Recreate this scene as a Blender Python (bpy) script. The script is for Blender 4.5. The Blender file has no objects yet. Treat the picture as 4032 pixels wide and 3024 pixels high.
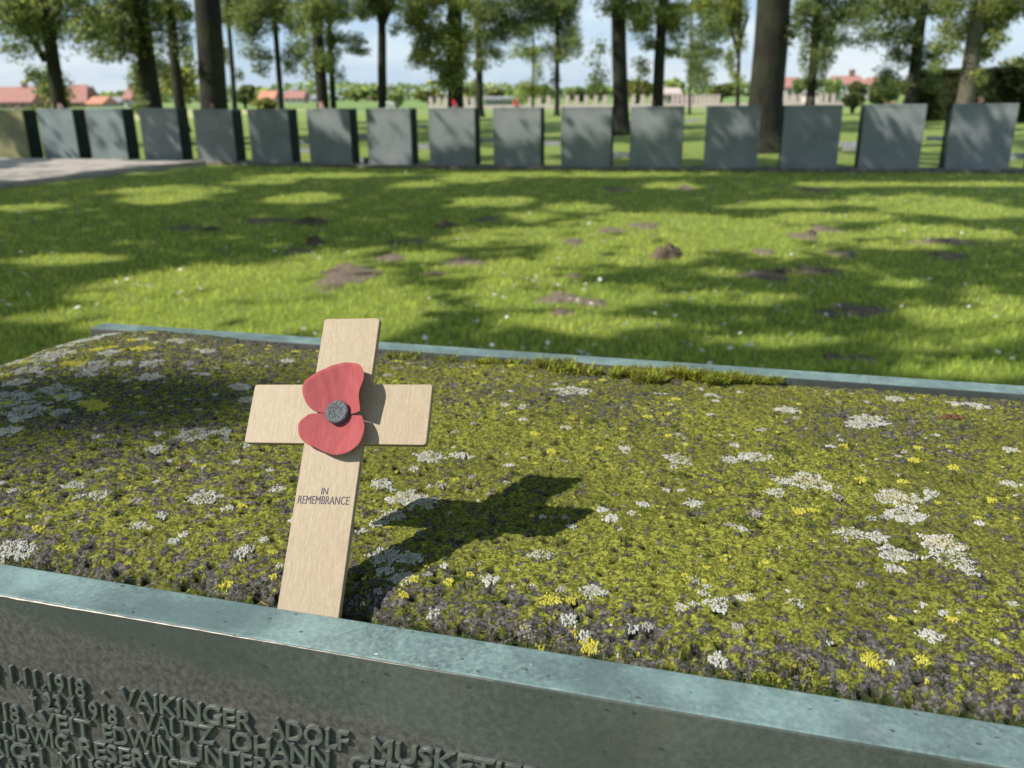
import bpy, math, random
import numpy as np
from math import sin, cos, radians, pi
from mathutils import Vector, Matrix
random.seed(7); rng = np.random.default_rng(11)
scene = bpy.context.scene
COL = scene.collection
S = 3.9375
F = 845.0; PIT = radians(18.8); ROLL = radians(0.6); EYE = 1.3

# ------------------------------------------------------------------ camera maths
def ray(u, v):
    """photo pixel (4032 wide) -> world direction with unit depth"""
    x = (u/S-512)/F; y = (v/S-384)/F
    x, y = x*cos(ROLL)-y*sin(ROLL), x*sin(ROLL)+y*cos(ROLL)
    return np.array([x, cos(PIT)-y*sin(PIT), -(y*cos(PIT)+sin(PIT))])
def on_z(u, v, z=0.0):
    r = ray(u, v); return np.array([0, 0, EYE]) + r*((z-EYE)/r[2])
def on_y(u, v, y):
    r = ray(u, v); return np.array([0, 0, EYE]) + r*(y/r[1])

cam_d = bpy.data.cameras.new('camera'); cam = bpy.data.objects.new('camera', cam_d); COL.objects.link(cam)
R0 = Vector((1, 0, 0)); U0 = Vector((0, sin(PIT), cos(PIT))); W = Vector((0, -cos(PIT), sin(PIT)))
Rv = R0*cos(ROLL)-U0*sin(ROLL); Uv = R0*sin(ROLL)+U0*cos(ROLL)
M = Matrix((Rv, Uv, W)).transposed().to_4x4(); M.translation = Vector((0, 0, EYE))
cam.matrix_world = M
cam_d.sensor_width = 36; cam_d.lens = F/1024*36
cam_d.clip_start = 0.02; cam_d.clip_end = 5000
cam_d.dof.use_dof = True; cam_d.dof.focus_distance = 0.385
cam_d.dof.aperture_fstop = cam_d.lens/1.9
scene.camera = cam

# ------------------------------------------------------------------ light
AZ = radians(71); EL = radians(43.3)
L = np.array([cos(EL)*sin(AZ), cos(EL)*cos(AZ), -sin(EL)])      # travel direction of the sunlight
sun_d = bpy.data.lights.new('sun', 'SUN'); sun_d.energy = 4.8; sun_d.angle = radians(0.53); sun_d.color = (1, .95, .86)
sun = bpy.data.objects.new('sun', sun_d); COL.objects.link(sun)
sun.rotation_mode = 'QUATERNION'; sun.rotation_quaternion = Vector(L).to_track_quat('-Z', 'Y')
world = bpy.data.worlds.new('World'); scene.world = world; world.use_nodes = True
nt = world.node_tree; nt.nodes.clear()
sky = nt.nodes.new('ShaderNodeTexSky'); sky.sky_type = 'NISHITA'; sky.sun_disc = False
sky.sun_elevation = EL; sky.sun_rotation = math.atan2(-L[0], -L[1]) % (2*pi)
sky.dust_density = .1; sky.air_density = 1.3; sky.ozone_density = 2.5
tc = nt.nodes.new('ShaderNodeTexCoord'); mp = nt.nodes.new('ShaderNodeMapping'); mp.inputs['Scale'].default_value = (2.2, 2.2, 9)
nz = nt.nodes.new('ShaderNodeTexNoise'); nz.inputs['Scale'].default_value = 2.0; nz.inputs['Detail'].default_value = 7; nz.inputs['Roughness'].default_value = .55
rp = nt.nodes.new('ShaderNodeValToRGB'); rp.color_ramp.elements[0].position = .42; rp.color_ramp.elements[0].color = (.1, .1, .1, 1)
rp.color_ramp.elements[1].position = .66; rp.color_ramp.elements[1].color = (.9, .9, .9, 1)
mx = nt.nodes.new('ShaderNodeMix'); mx.data_type = 'RGBA'; mb_ = nt.nodes.new('ShaderNodeMix'); mb_.data_type = 'RGBA'; mb_.inputs[6].default_value = (2.5, 3.9, 5.8, 1); mb_.inputs[7].default_value = (5.2, 5.9, 6.7, 1); mx.inputs[0].default_value = .78
bg = nt.nodes.new('ShaderNodeBackground'); bg.inputs['Strength'].default_value = .115; out = nt.nodes.new('ShaderNodeOutputWorld')
nt.links.new(tc.outputs['Generated'], mp.inputs['Vector']); nt.links.new(mp.outputs[0], nz.inputs['Vector'])
nt.links.new(nz.outputs['Fac'], rp.inputs[0]); nt.links.new(rp.outputs[0], mb_.inputs[0]); nt.links.new(mb_.outputs[2], mx.inputs[7]); nt.links.new(sky.outputs[0], mx.inputs[6])
nt.links.new(mx.outputs[2], bg.inputs[0]); nt.links.new(bg.outputs[0], out.inputs[0])
scene.view_settings.view_transform = 'Standard'; scene.view_settings.look = 'None'
scene.view_settings.exposure = 0.42; scene.view_settings.gamma = 1; scene.view_settings.use_curve_mapping = False
scene.cycles.max_bounces = 6; scene.cycles.diffuse_bounces = 3; scene.cycles.transparent_max_bounces = 4

# ------------------------------------------------------------------ material helper
class Mat:
    def __init__(s, name):
        s.m = bpy.data.materials.new(name); s.m.use_nodes = True; s.t = s.m.node_tree; s.t.nodes.clear()
        s.out = s.t.nodes.new('ShaderNodeOutputMaterial'); s.b = s.t.nodes.new('ShaderNodeBsdfPrincipled')
        s.link(s.b.outputs[0], s.out.inputs[0]); s.b.inputs['Specular IOR Level'].default_value = .3
        s.tc = s.t.nodes.new('ShaderNodeTexCoord')
    def link(s, a, b): s.t.links.new(a, b)
    def vec(s, scale=(1, 1, 1), src='Object', rot=(0, 0, 0)):
        n = s.t.nodes.new('ShaderNodeMapping'); n.inputs['Scale'].default_value = scale; n.inputs['Rotation'].default_value = rot
        s.link(s.tc.outputs[src], n.inputs[0]); return n.outputs[0]
    def noise(s, vec, scale, detail=4, rough=.55, dist=0):
        n = s.t.nodes.new('ShaderNodeTexNoise'); n.inputs['Scale'].default_value = scale; n.inputs['Detail'].default_value = detail
        n.inputs['Roughness'].default_value = rough; n.inputs['Distortion'].default_value = dist; s.link(vec, n.inputs['Vector']); return n.outputs['Fac']
    def voro(s, vec, scale, feature='F1', out='Distance', dim2=False):
        n = s.t.nodes.new('ShaderNodeTexVoronoi'); n.feature = feature; n.voronoi_dimensions = '2D' if dim2 else '3D'; n.inputs['Scale'].default_value = scale; s.link(vec, n.inputs['Vector']); return n.outputs[out]
    def ramp(s, fac, stops):
        n = s.t.nodes.new('ShaderNodeValToRGB'); cr = n.color_ramp
        while len(cr.elements) < len(stops): cr.elements.new(.5)
        for e, (p, c) in zip(cr.elements, stops):
            e.position = p; e.color = (c, c, c, 1) if not isinstance(c, tuple) else (*c, 1)
        s.link(fac, n.inputs[0]); return n.outputs[0]
    def mix(s, fac, a, b, mode='MIX'):
        n = s.t.nodes.new('ShaderNodeMix'); n.data_type = 'RGBA'; n.blend_type = mode
        for v, i in ((fac, 0), (a, 6), (b, 7)):
            if isinstance(v, (int, float)): n.inputs[i].default_value = v if i == 0 else (v, v, v, 1)
            elif isinstance(v, tuple): n.inputs[i].default_value = (*v, 1)
            else: s.link(v, n.inputs[i])
        return n.outputs[2]
    def math(s, op, a, b=0.0):
        n = s.t.nodes.new('ShaderNodeMath'); n.operation = op
        for v, i in ((a, 0), (b, 1)):
            if isinstance(v, (int, float)): n.inputs[i].default_value = v
            else: s.link(v, n.inputs[i])
        return n.outputs[0]
    def attr(s, name, out='Fac'):
        n = s.t.nodes.new('ShaderNodeAttribute'); n.attribute_name = name; return n.outputs[out]
    def bump(s, h, dist=.001, strength=1.0, prev=None):
        n = s.t.nodes.new('ShaderNodeBump'); n.inputs['Distance'].default_value = dist; n.inputs['Strength'].default_value = strength
        s.link(h, n.inputs['Height'])
        if prev is not None: s.link(prev, n.inputs['Normal'])
        s.link(n.outputs[0], s.b.inputs['Normal']); return n.outputs[0]
    def col(s, c):
        if isinstance(c, tuple): s.b.inputs['Base Color'].default_value = (*c, 1)
        else: s.link(c, s.b.inputs['Base Color'])
    def rough(s, r):
        if isinstance(r, (int, float)): s.b.inputs['Roughness'].default_value = r
        else: s.link(r, s.b.inputs['Roughness'])
    def translucent(s, amount, color):
        tr = s.t.nodes.new('ShaderNodeBsdfTranslucent'); ms = s.t.nodes.new('ShaderNodeMixShader'); ms.inputs[0].default_value = amount
        if isinstance(color, tuple): tr.inputs[0].default_value = (*color, 1)
        else: s.link(color, tr.inputs[0])
        s.link(s.b.outputs[0], ms.inputs[1]); s.link(tr.outputs[0], ms.inputs[2]); s.link(ms.outputs[0], s.out.inputs[0])

def simple(name, c1, c2, scale=8, rough=.8, bump=0, detail=4, sc=(1, 1, 1)):
    m = Mat(name); v = m.vec(sc); n = m.noise(v, scale, detail)
    m.col(m.ramp(n, [(.3, c1), (.7, c2)])); m.rough(rough)
    if bump: m.bump(n, bump)
    return m.m

# ------------------------------------------------------------------ object helpers
def tag(o, label=None, cat=None, group=None, kind=None):
    if label: o['label'] = label
    if cat: o['category'] = cat
    if group: o['group'] = group
    if kind: o['kind'] = kind
    return o
def empty(name, loc=(0, 0, 0), rz=0):
    o = bpy.data.objects.new(name, None); o.location = loc; o.rotation_euler = (0, 0, rz); o.empty_display_size = .1; COL.objects.link(o); return o
def np_mesh(name, V, Fc, mats=(), parent=None, attrs=None, smooth=False, cols=None, midx=None):
    """V (n,3), Fc (m,k) equal sized faces, or a list of such arrays"""
    V = np.asarray(V, dtype=np.float32)
    if not isinstance(Fc, list): Fc = [Fc]
    Fc = [np.asarray(f, dtype=np.int32) for f in Fc if len(f)]
    me = bpy.data.meshes.new(name)
    me.vertices.add(len(V)); me.vertices.foreach_set('co', V.ravel())
    nl = sum(f.size for f in Fc); nf = sum(len(f) for f in Fc)
    me.loops.add(nl); me.loops.foreach_set('vertex_index', np.concatenate([f.ravel() for f in Fc]))
    me.polygons.add(nf)
    tot = np.concatenate([np.full(len(f), f.shape[1], np.int32) for f in Fc])
    st = np.r_[0, np.cumsum(tot)[:-1]].astype(np.int32)
    me.polygons.foreach_set('loop_start', st); me.polygons.foreach_set('loop_total', tot)
    if smooth: me.polygons.foreach_set('use_smooth', np.ones(nf, bool))
    for m in (mats if isinstance(mats, (list, tuple)) else [mats]): me.materials.append(m)
    if midx is not None: me.polygons.foreach_set('material_index', np.asarray(midx, np.int32))
    me.update(calc_edges=True)
    for k, a in (attrs or {}).items():
        at = me.attributes.new(k, 'FLOAT', 'POINT'); at.data.foreach_set('value', np.asarray(a, np.float32))
    if cols is not None:
        at = me.attributes.new('Col', 'FLOAT_COLOR', 'POINT'); c = np.c_[cols, np.ones(len(cols))].astype(np.float32); at.data.foreach_set('color', c.ravel())
    me.validate()
    o = bpy.data.objects.new(name, me); COL.objects.link(o)
    if parent is not None: o.parent = parent
    return o

class MB:
    """collects shapes, links them as one mesh object"""
    def __init__(s): s.v = []; s.f = []
    def add(s, vs, fs):
        b = len(s.v); s.v += [tuple(map(float, p)) for p in vs]; s.f += [tuple(b+i for i in f) for f in fs]
    def box(s, x0, x1, y0, y1, z0, z1):
        s.add([(x0, y0, z0), (x1, y0, z0), (x1, y1, z0), (x0, y1, z0), (x0, y0, z1), (x1, y0, z1), (x1, y1, z1), (x0, y1, z1)],
              [(3, 2, 1, 0), (4, 5, 6, 7), (0, 1, 5, 4), (1, 2, 6, 5), (2, 3, 7, 6), (3, 0, 4, 7)])
    def tube(s, pts, rads, n=10, cap=True):
        pts = [Vector(p) for p in pts]; rings = []
        for i, p in enumerate(pts):
            d = (pts[min(i+1, len(pts)-1)]-pts[max(i-1, 0)]).normalized()
            a = d.orthogonal() if abs(d.z) < .9 else Vector((1, 0, 0)); a = (a-d*a.dot(d)).normalized(); b = d.cross(a)
            rings.append([p+(a*cos(2*pi*k/n)+b*sin(2*pi*k/n))*rads[i] for k in range(n)])
        vs = [q for r in rings for q in r]; fs = []
        for i in range(len(pts)-1):
            for k in range(n): fs.append((i*n+k, i*n+(k+1) % n, (i+1)*n+(k+1) % n, (i+1)*n+k))
        if cap: fs.append(tuple(range(n))[::-1]); fs.append(tuple((len(pts)-1)*n+k for k in range(n)))
        s.add(vs, fs)
    def build(s, name, mat, parent=None, bevel=0, smooth=False, seg=2):
        me = bpy.data.meshes.new(name); me.from_pydata(s.v, [], s.f); me.materials.append(mat)
        if smooth: me.polygons.foreach_set('use_smooth', [True]*len(me.polygons))
        me.update(); o = bpy.data.objects.new(name, me); COL.objects.link(o)
        if parent is not None: o.parent = parent
        if bevel:
            b = o.modifiers.new('bevel', 'BEVEL'); b.width = bevel; b.segments = seg; b.limit_method = 'ANGLE'; b.angle_limit = radians(40)
        return o

def hash2(ix, iy, seed=0):
    h = (ix.astype(np.int64)*374761393 + iy.astype(np.int64)*668265263 + seed*974634777) & 0x7fffffff
    h = ((h ^ (h >> 13))*1274126177) & 0x7fffffff
    return ((h ^ (h >> 16)) & 0xffff)/65535.0
def vnoise(x, y, seed=0):
    ix = np.floor(x); iy = np.floor(y); fx = x-ix; fy = y-iy
    fx = fx*fx*fx*(fx*(fx*6-15)+10); fy = fy*fy*fy*(fy*(fy*6-15)+10)
    a = hash2(ix, iy, seed); b = hash2(ix+1, iy, seed); c = hash2(ix, iy+1, seed); d = hash2(ix+1, iy+1, seed)
    return (a*(1-fx)+b*fx)*(1-fy)+(c*(1-fx)+d*fx)*fy
def fbm(x, y, o=4, seed=0, g=.5):
    r = 0; a = 1; t = 0
    for i in range(o):
        r = r+a*vnoise(x*2**i+17.3*i, y*2**i-9.1*i, seed+i); t += a; a *= g
    return r/t
def worley(x, y, seed=0):
    ix = np.floor(x); iy = np.floor(y); best = np.full(x.shape, 9.); idv = np.zeros(x.shape)
    for dx in (-1, 0, 1):
        for dy in (-1, 0, 1):
            cx = ix+dx; cy = iy+dy
            px = cx+hash2(cx, cy, seed); py = cy+hash2(cx, cy, seed+5)
            d = np.hypot(px-x, py-y); m = d < best
            best = np.where(m, d, best); idv = np.where(m, hash2(cx, cy, seed+9), idv)
    return best, idv
def sst(a, b, x):
    t = np.clip((x-a)/(b-a), 0, 1); return t*t*(3-2*t)

# ------------------------------------------------------------------ near block frame
YW = radians(15.5)
AL = np.array([cos(YW), -sin(YW), 0]); BK = np.array([sin(YW), cos(YW), 0])
N0 = np.array([-.0985, .3034, 1.1])
SL, SR, BD = -.404, .546, .363                   # left end, right end, stone depth between the plates
def loc_sb(P): d = np.asarray(P)-N0; return d@AL, d@BK

# ================================================================== MATERIALS
# lava stone grown over with moss
m = Mat('mossy_lava_stone'); v = m.vec()
moss = m.attr('moss'); crev = m.attr('crev'); pit = m.attr('pit')
nd = m.t.nodes.new('ShaderNodeTexNoise'); nd.inputs['Scale'].default_value = 900; nd.inputs['Detail'].default_value = 3; m.link(v, nd.inputs['Vector'])
va = m.t.nodes.new('ShaderNodeVectorMath'); va.operation = 'MULTIPLY_ADD'; m.link(nd.outputs['Color'], va.inputs[0]); va.inputs[1].default_value = (.0014, .0014, .0014); m.link(v, va.inputs[2]); vv = va.outputs[0]
def cellv(sc):
    c_ = m.voro(vv, sc, out='Color'); sp_ = m.t.nodes.new('ShaderNodeSeparateColor'); m.link(c_, sp_.inputs[0]); return sp_.outputs[0]
c1 = cellv(950); c2 = cellv(520); fine = m.noise(v, 1400, 4, .7); mid = m.noise(v, 330, 5, .7); big = m.noise(v, 14, 4)
gv = m.math('ADD', m.math('MULTIPLY', c1, .45), m.math('MULTIPLY', fine, .55))
g1 = m.ramp(gv, [(.22, (.022, .020, .018)), (.5, (.078, .071, .064)), (.78, (.20, .186, .172))])
ms_ = m.ramp(gv, [(.24, (.045, .053, .009)), (.48, (.155, .165, .024)), (.72, (.32, .32, .055))])
ms_ = m.mix(m.ramp(big, [(.42, 0.0), (.66, .5)]), ms_, (.075, .078, .022))
mm = m.ramp(m.math('ADD', moss, m.math('ADD', m.math('MULTIPLY', m.math('SUBTRACT', c2, .5), .42), m.math('MULTIPLY', m.math('SUBTRACT', fine, .5), .7))), [(.46, 0.0), (.52, 1.0)])
c = m.mix(mm, g1, ms_)
c = m.mix(m.ramp(m.math('ADD', crev, m.math('MULTIPLY', m.math('SUBTRACT', mid, .5), .9)), [(.45, 0.0), (.62, 1.0)]), c, m.ramp(fine, [(.35, (.012, .022, .004)), (.7, (.055, .085, .012))]))
c = m.mix(m.ramp(pit, [(.25, 0.0), (.8, .8)]), c, (.022, .024, .012))
m.col(c); m.rough(.92); m.b.inputs['Specular IOR Level'].default_value = .15
m.bump(m.math('ADD', gv, m.math('MULTIPLY', mm, .35)), .0009, .9)
M_STONE = m.m

def bronze(name, lo, hi, streak, spots=True, sc=1.0, rough=.5, extra=(.3, .3, .3)):  # lo / hi patina, streak colour, pits
    m = Mat(name); v = m.vec(); n1 = m.noise(v, 34*sc, 7, .68, .6); n2 = m.noise(v, 420*sc, 5, .7); n3 = m.noise(v, 12*sc, 4, .6, .4)
    c = m.ramp(n1, [(.32, lo), (.66, hi)])
    c = m.mix(m.ramp(n2, [(.42, .0), (.72, .6)]), c, streak)
    c = m.mix(m.ramp(n3, [(.42, .0), (.62, .75)]), c, lo); c = m.mix(m.ramp(m.noise(m.vec((1, 1, 1), rot=(1, .4, 0)), 26*sc, 5, .7), [(.60, .0), (.70, .5)]), c, extra)
    h = n2
    if spots:
        vr = m.vec((1, 1.6, 1.6), rot=((pi/2, 0, 0) if 'face' in name else (0, 0, 0))); vd = m.voro(vr, 120*sc, dim2=True); vc = m.voro(vr, 120*sc, out='Color', dim2=True)
        sep = m.t.nodes.new('ShaderNodeSeparateColor'); m.link(vc, sep.inputs[0])
        rad = m.math('MULTIPLY', m.math('GREATER_THAN', sep.outputs[0], .72), m.math('ADD', m.math('MULTIPLY', sep.outputs[1], .12), .04))
        sp = m.math('LESS_THAN', m.math('ADD', vd, m.math('MULTIPLY', n2, .26)), m.math('ADD', rad, .09))
        dark = m.math('MULTIPLY', sp, m.math('GREATER_THAN', sep.outputs[2], .2)); lite = m.math('MULTIPLY', sp, m.math('LESS_THAN', sep.outputs[2], .05))
        c = m.mix(m.math('MULTIPLY', dark, .7), c, (.03, .028, .024)); c = m.mix(lite, c, (.45, .5, .42))
        h = m.math('ADD', n2, m.math('MULTIPLY', sp, .8))
    if 'face' in name:
        sx = m.t.nodes.new('ShaderNodeSeparateXYZ'); m.link(m.tc.outputs['Object'], sx.inputs[0]); wb = m.math('MULTIPLY', m.math('SUBTRACT', n1, .5), .014)
        band = m.ramp(m.math('ADD', m.math('SUBTRACT', 1.067, sx.outputs[2]), m.math('ADD', wb, m.math('MULTIPLY', m.math('SUBTRACT', sx.outputs[0], .045), -.12))), [(.0, 0.0), (.006, 1.0)])
        c = m.mix(m.math('MULTIPLY', band, .75), c, m.ramp(n2, [(.38, (.04, .035, .033)), (.62, (.11, .102, .095))])); h = m.math('ADD', h, m.math('MULTIPLY', band, m.math('MULTIPLY', n1, 1.5)))
    m.col(c); m.rough(m.ramp(n2, [(.3, rough-.06), (.7, rough+.14)])); m.b.inputs['Specular IOR Level'].default_value = .5
    m.bump(h, .0003, .7); return m
mr = bronze('patinated_bronze_rim', (.080, .125, .13), (.195, .30, .30), (.34, .42, .41), True, 1.0, .42, (.30, .33, .34))
M_RIM = mr.m
M_FACE = bronze('dark_bronze_face', (.040, .049, .044), (.076, .088, .077), (.125, .138, .122), True, .8, .64, (.10, .08, .065)).m
M_LET = simple('bronze_letter', (.062, .068, .06), (.13, .142, .128), 240, .45, .0003, 5)
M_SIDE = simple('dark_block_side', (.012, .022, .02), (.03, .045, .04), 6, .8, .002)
def far_plate(name, lo, hi):
    m = Mat(name); v = m.vec(); n = m.noise(v, 3, 6, .6, .5); n2 = m.noise(m.vec((9, 9, 1.2)), 2, 4)
    c = m.ramp(n, [(.3, lo), (.7, hi)]); c = m.mix(m.ramp(n2, [(.4, 0.0), (.7, .35)]), c, hi); m.col(c); m.rough(.5); m.b.inputs['Specular IOR Level'].default_value = .4; return m.m
M_PLATE = far_plate('grey_bronze_plate', (.19, .205, .215), (.28, .30, .305))
M_PLATE_T = far_plate('blue_green_bronze_plate', (.165, .20, .205), (.24, .29, .295))
M_PLATE_Y = far_plate('lichen_tinted_bronze_plate', (.15, .15, .09), (.28, .27, .12))
M_RIMF = far_plate('pale_rim_bronze', (.24, .30, .30), (.34, .42, .42))

m = Mat('birch_plywood'); v = m.vec((1, .10, 1)); v2 = m.vec((1, .16, 1), rot=(0, 0, .02))
n = m.noise(v, 900, 4, .6); n2 = m.noise(v2, 2600, 3, .7); n3 = m.noise(m.vec(), 40, 3); n4 = m.noise(m.vec((1, .3, 1)), 1100, 4, .7)
c = m.ramp(n, [(.3, (.285, .215, .135)), (.7, (.385, .30, .20))]); c = m.mix(m.ramp(n2, [(.52, 0.0), (.75, .55)]), c, (.26, .185, .11))
c = m.mix(m.ramp(n4, [(.50, 0.0), (.72, .5)]), c, (.49, .41, .295)); c = m.mix(m.ramp(n3, [(.3, 0.0), (.8, .3)]), c, (.34, .245, .155))
m.col(c); m.rough(.5); m.bump(n2, .00012, .5); M_WOOD = m.m
M_PLYEDGE = simple('plywood_edge', (.17, .12, .07), (.42, .31, .19), 900, .7, 0, 3, (1, 1, 5))
M_INK = simple('purple_black_ink', (.035, .03, .05), (.06, .05, .08), 300, .6)
m = Mat('red_poppy_paper'); v = m.vec((1, .22, 1), rot=(0, 0, -.45)); n = m.noise(v, 420, 4, .6); n2 = m.noise(m.vec(), 1500, 3); vd = m.voro(m.vec(), 160)
c = m.ramp(n, [(.3, (.34, .075, .08)), (.7, (.42, .11, .115))]); c = m.mix(m.ramp(vd, [(.03, .8), (.05, 0.0)]), c, (.28, .02, .03)); m.col(c)
m.rough(.85); m.b.inputs['Specular IOR Level'].default_value = .1; m.bump(m.math('ADD', n, m.math('MULTIPLY', n2, .5)), .0003, .6); m.translucent(.18, (.45, .10, .10)); M_RED = m.m
m = Mat('poppy_button'); n = m.noise(m.vec(), 1400, 4, .7); n2 = m.voro(m.vec((1, 1, 1)), 900)
m.col(m.ramp(n, [(.34, (.065, .072, .082)), (.62, (.105, .115, .13)), (.80, (.20, .215, .235))])); m.rough(.45); m.bump(m.math('ADD', n, n2), .0004, .8); M_BTN = m.m

m = Mat('lichen_crust'); c = m.attr('Col', 'Color'); n = m.noise(m.vec(), 1600, 3)
m.col(m.mix(m.ramp(n, [(.35, .45), (.6, 0.0)]), c, m.mix(.75, c, (.10, .09, .06)))); m.rough(.95); m.b.inputs['Specular IOR Level'].default_value = .1; M_LICH = m.m
def leafmat(name, trans=.35, tcol=(.30, .42, .04), gain=1.0):
    m = Mat(name); c = m.attr('Col', 'Color'); m.col(c); m.rough(.6); m.b.inputs['Specular IOR Level'].default_value = .25
    m.translucent(trans, m.mix(1.0, c, (2.2, 2.0, 1.2), 'MULTIPLY')); return m.m
M_LEAF = leafmat('leaf', .5); M_MOSSF = leafmat('moss_frond', .3); M_BLADE = leafmat('grass_blade', .35)
def bark(name, a, b):
    m = Mat(name); n = m.noise(m.vec((3, 3, .5)), 5, 6, .65, .6); n2 = m.noise(m.vec(), 1.2, 3)
    c = m.ramp(n, [(.3, a), (.7, b)]); c = m.mix(m.ramp(n2, [(.45, 0.0), (.7, .5)]), c, (.06, .07, .025)); m.col(c); m.rough(.9); m.bump(n, .03, .8); return m.m
M_BARK = bark('oak_bark', (.009, .010, .008), (.034, .030, .023)); M_BARK2 = bark('pale_bark', (.06, .055, .042), (.17, .15, .115))

m = Mat('lawn_ground'); v = m.vec(); n = m.noise(v, 1.1, 4); n2 = m.noise(v, 18, 5, .65); n3 = m.noise(v, 130, 4, .7)
c = m.ramp(n2, [(.3, (.12, .165, .03)), (.5, (.20, .26, .05)), (.72, (.30, .34, .085))])
c = m.mix(m.ramp(n, [(.45, 0.0), (.75, .35)]), c, (.22, .27, .05)); c = m.mix(m.ramp(n3, [(.55, 0.0), (.75, .35)]), c, (.06, .08, .02))
m.col(c); m.rough(.9); m.bump(m.math('ADD', n3, n2), .02, .8); M_LAWN = m.m
m = Mat('far_field'); v = m.vec((.3, 1, 1)); n = m.noise(v, .02, 4); n2 = m.noise(v, .4, 5, .6)
c = m.ramp(n, [(.35, (.11, .19, .035)), (.5, (.17, .25, .06)), (.65, (.26, .26, .10))]); c = m.mix(m.ramp(n2, [(.4, 0.0), (.7, .3)]), c, (.07, .13, .025)); m.col(c); m.rough(.95); M_FIELD = m.m
M_STRAW = simple('ripe_field', (.30, .30, .10), (.46, .42, .18), .6, .95)
M_SOIL = simple('bare_soil', (.10, .075, .055), (.24, .19, .15), 40, .95, .01, 6)
M_SOILM = simple('molehill_soil', (.07, .05, .035), (.20, .15, .105), 60, .95, .01, 6)
M_PAVE = simple('terrace_paving', (.30, .26, .23), (.48, .43, .39), 5, .85, .004, 6)
M_CURB = simple('curb_stone', (.10, .09, .07), (.24, .215, .18), 9, .9, .004, 5)
M_GRAVE = simple('flat_grave_stone', (.19, .20, .21), (.34, .35, .36), 14, .8, .002)
M_ROOF = simple('red_clay_tiles', (.30, .14, .11), (.42, .21, .17), 3, .8, .01, 6)
M_ROOF2 = simple('orange_clay_tiles', (.46, .20, .12), (.58, .27, .17), 3, .8, .01, 6)
M_BRICK = simple('dark_brick_wall', (.17, .10, .075), (.28, .17, .13), 4, .9)
M_WALLP = simple('pale_rendered_wall', (.50, .45, .38), (.68, .62, .54), 2, .9)
M_WALLG = simple('grey_wall', (.20, .20, .20), (.33, .32, .31), 2, .9)
M_PILL = simple('pale_pillar_stone', (.40, .32, .28), (.58, .48, .43), 6, .85)
M_GLASS = simple('dark_window', (.02, .025, .03), (.05, .055, .06), 2, .2)
M_WHITE = simple('white_petal', (.85, .85, .83), (.95, .95, .93), 60, .7)
M_WHITEP = simple('white_paint', (.7, .7, .7), (.82, .82, .82), 3, .6)
M_YEL = simple('daisy_centre', (.6, .42, .03), (.75, .55, .05), 60, .8)
M_TWIG = simple('dry_twig', (.12, .075, .04), (.28, .19, .11), 300, .9)
M_DEB = simple('reddish_debris', (.07, .035, .02), (.20, .10, .06), 500, .95, .0006)
M_DEB2 = simple('brown_debris', (.05, .035, .022), (.17, .12, .08), 500, .95, .0006)

# ================================================================== NEAR MEMORIAL BLOCK
blk = empty('memorial_block', (N0[0]+.07*AL[0]+.18*BK[0], N0[1]+.07*AL[1]+.18*BK[1], 0), -YW)
tag(blk, 'near mossy stone memorial block with teal bronze rims and raised names', 'memorial block')
OX, OY = .07, .18                                   # block origin in (s,b)
def L3(s, b, z): return (s-OX, b-OY, z)
# --- stone core top (height field)
STEP = .0010
ns = int((SR-SL)/STEP)+1; nb_ = int(BD/STEP)+1
sv = np.linspace(SL, SR, ns); bv = np.linspace(0, BD, nb_)
Sg, Bg = np.meshgrid(sv, bv, indexing='xy')
def stone_base(s, b):
    e = 1-np.exp(-np.clip(b, 0, 1)/.010); f_ = 1-np.exp(-np.clip(BD-b, 0, 1)/.03)
    z = -.019+.0195*e + .0035*np.sin(np.clip(b/BD, 0, 1)*pi) - .005*(1-f_)
    le = np.clip((s-SL), 0, 1); z = z - .020*np.exp(-le/.012) + .0065*np.exp(-((s-SL-.09)/.09)**2)*sst(.1, .3, b)
    z = z + .004*(fbm(s*14, b*14, 3, 4)-.5)
    return z
def stone_detail(s, b):
    w1, i1 = worley(s*330, b*330, 21); w2, i2 = worley(s*150+.5, b*150, 33)
    fb = fbm(s*170, b*170, 4, 7, .62); fl = fbm(s*60, b*60, 3, 17)
    d = (fb-.5)*.0017 + (fl-.5)*.0012
    d = d - .0016*(1-sst(.05, .42, w1))*(i1 > .42) - .0026*(1-sst(.08, .5, w2))*(i2 > .80)
    gr = fbm(s*430, b*430, 2, 51, .7); d = d+(gr-.5)*.0014
    pt = np.maximum((1-sst(.05, .42, w1))*(i1 > .42)*.75, (1-sst(.08, .5, w2))*(i2 > .80))
    return d, fb, pt, gr
zb = stone_base(Sg, Bg); dt, fb, pitv, gr = stone_detail(Sg, Bg)
edge = 1.25*np.clip(1-Bg/.042, 0, 1)**.8+np.clip(1-(BD-Bg)/.05, 0, 1)*.75
amp = 1+1.1*np.clip(1-Bg/.04, 0, 1)
Zg = zb+dt*amp
low = fbm(Sg*11, Bg*11, 3, 71); md = fbm(Sg*290, Bg*290, 3, 81, .7); rgt = sst(-.3, .1, Sg)
mossv = .605+(low-.5)*.50+(md-.5)*1.35+.13*rgt-.02-edge*.30-(gr-.5)*.5 - .06*sst(-.18, -.36, Sg)
crevv = np.clip(1.15-Bg/.016, 0, 1)*.9+np.clip(1-(BD-Bg)/.02, 0, 1)*.15 + .35*(Zg-zb < -.0022)
V = np.stack([Sg-OX, Bg-OY, 1.1+Zg], -1).reshape(-1, 3)
idx = np.arange(ns*nb_).reshape(nb_, ns)
quads = np.stack([idx[:-1, :-1], idx[:-1, 1:], idx[1:, 1:], idx[1:, :-1]], -1).reshape(-1, 4)
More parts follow.
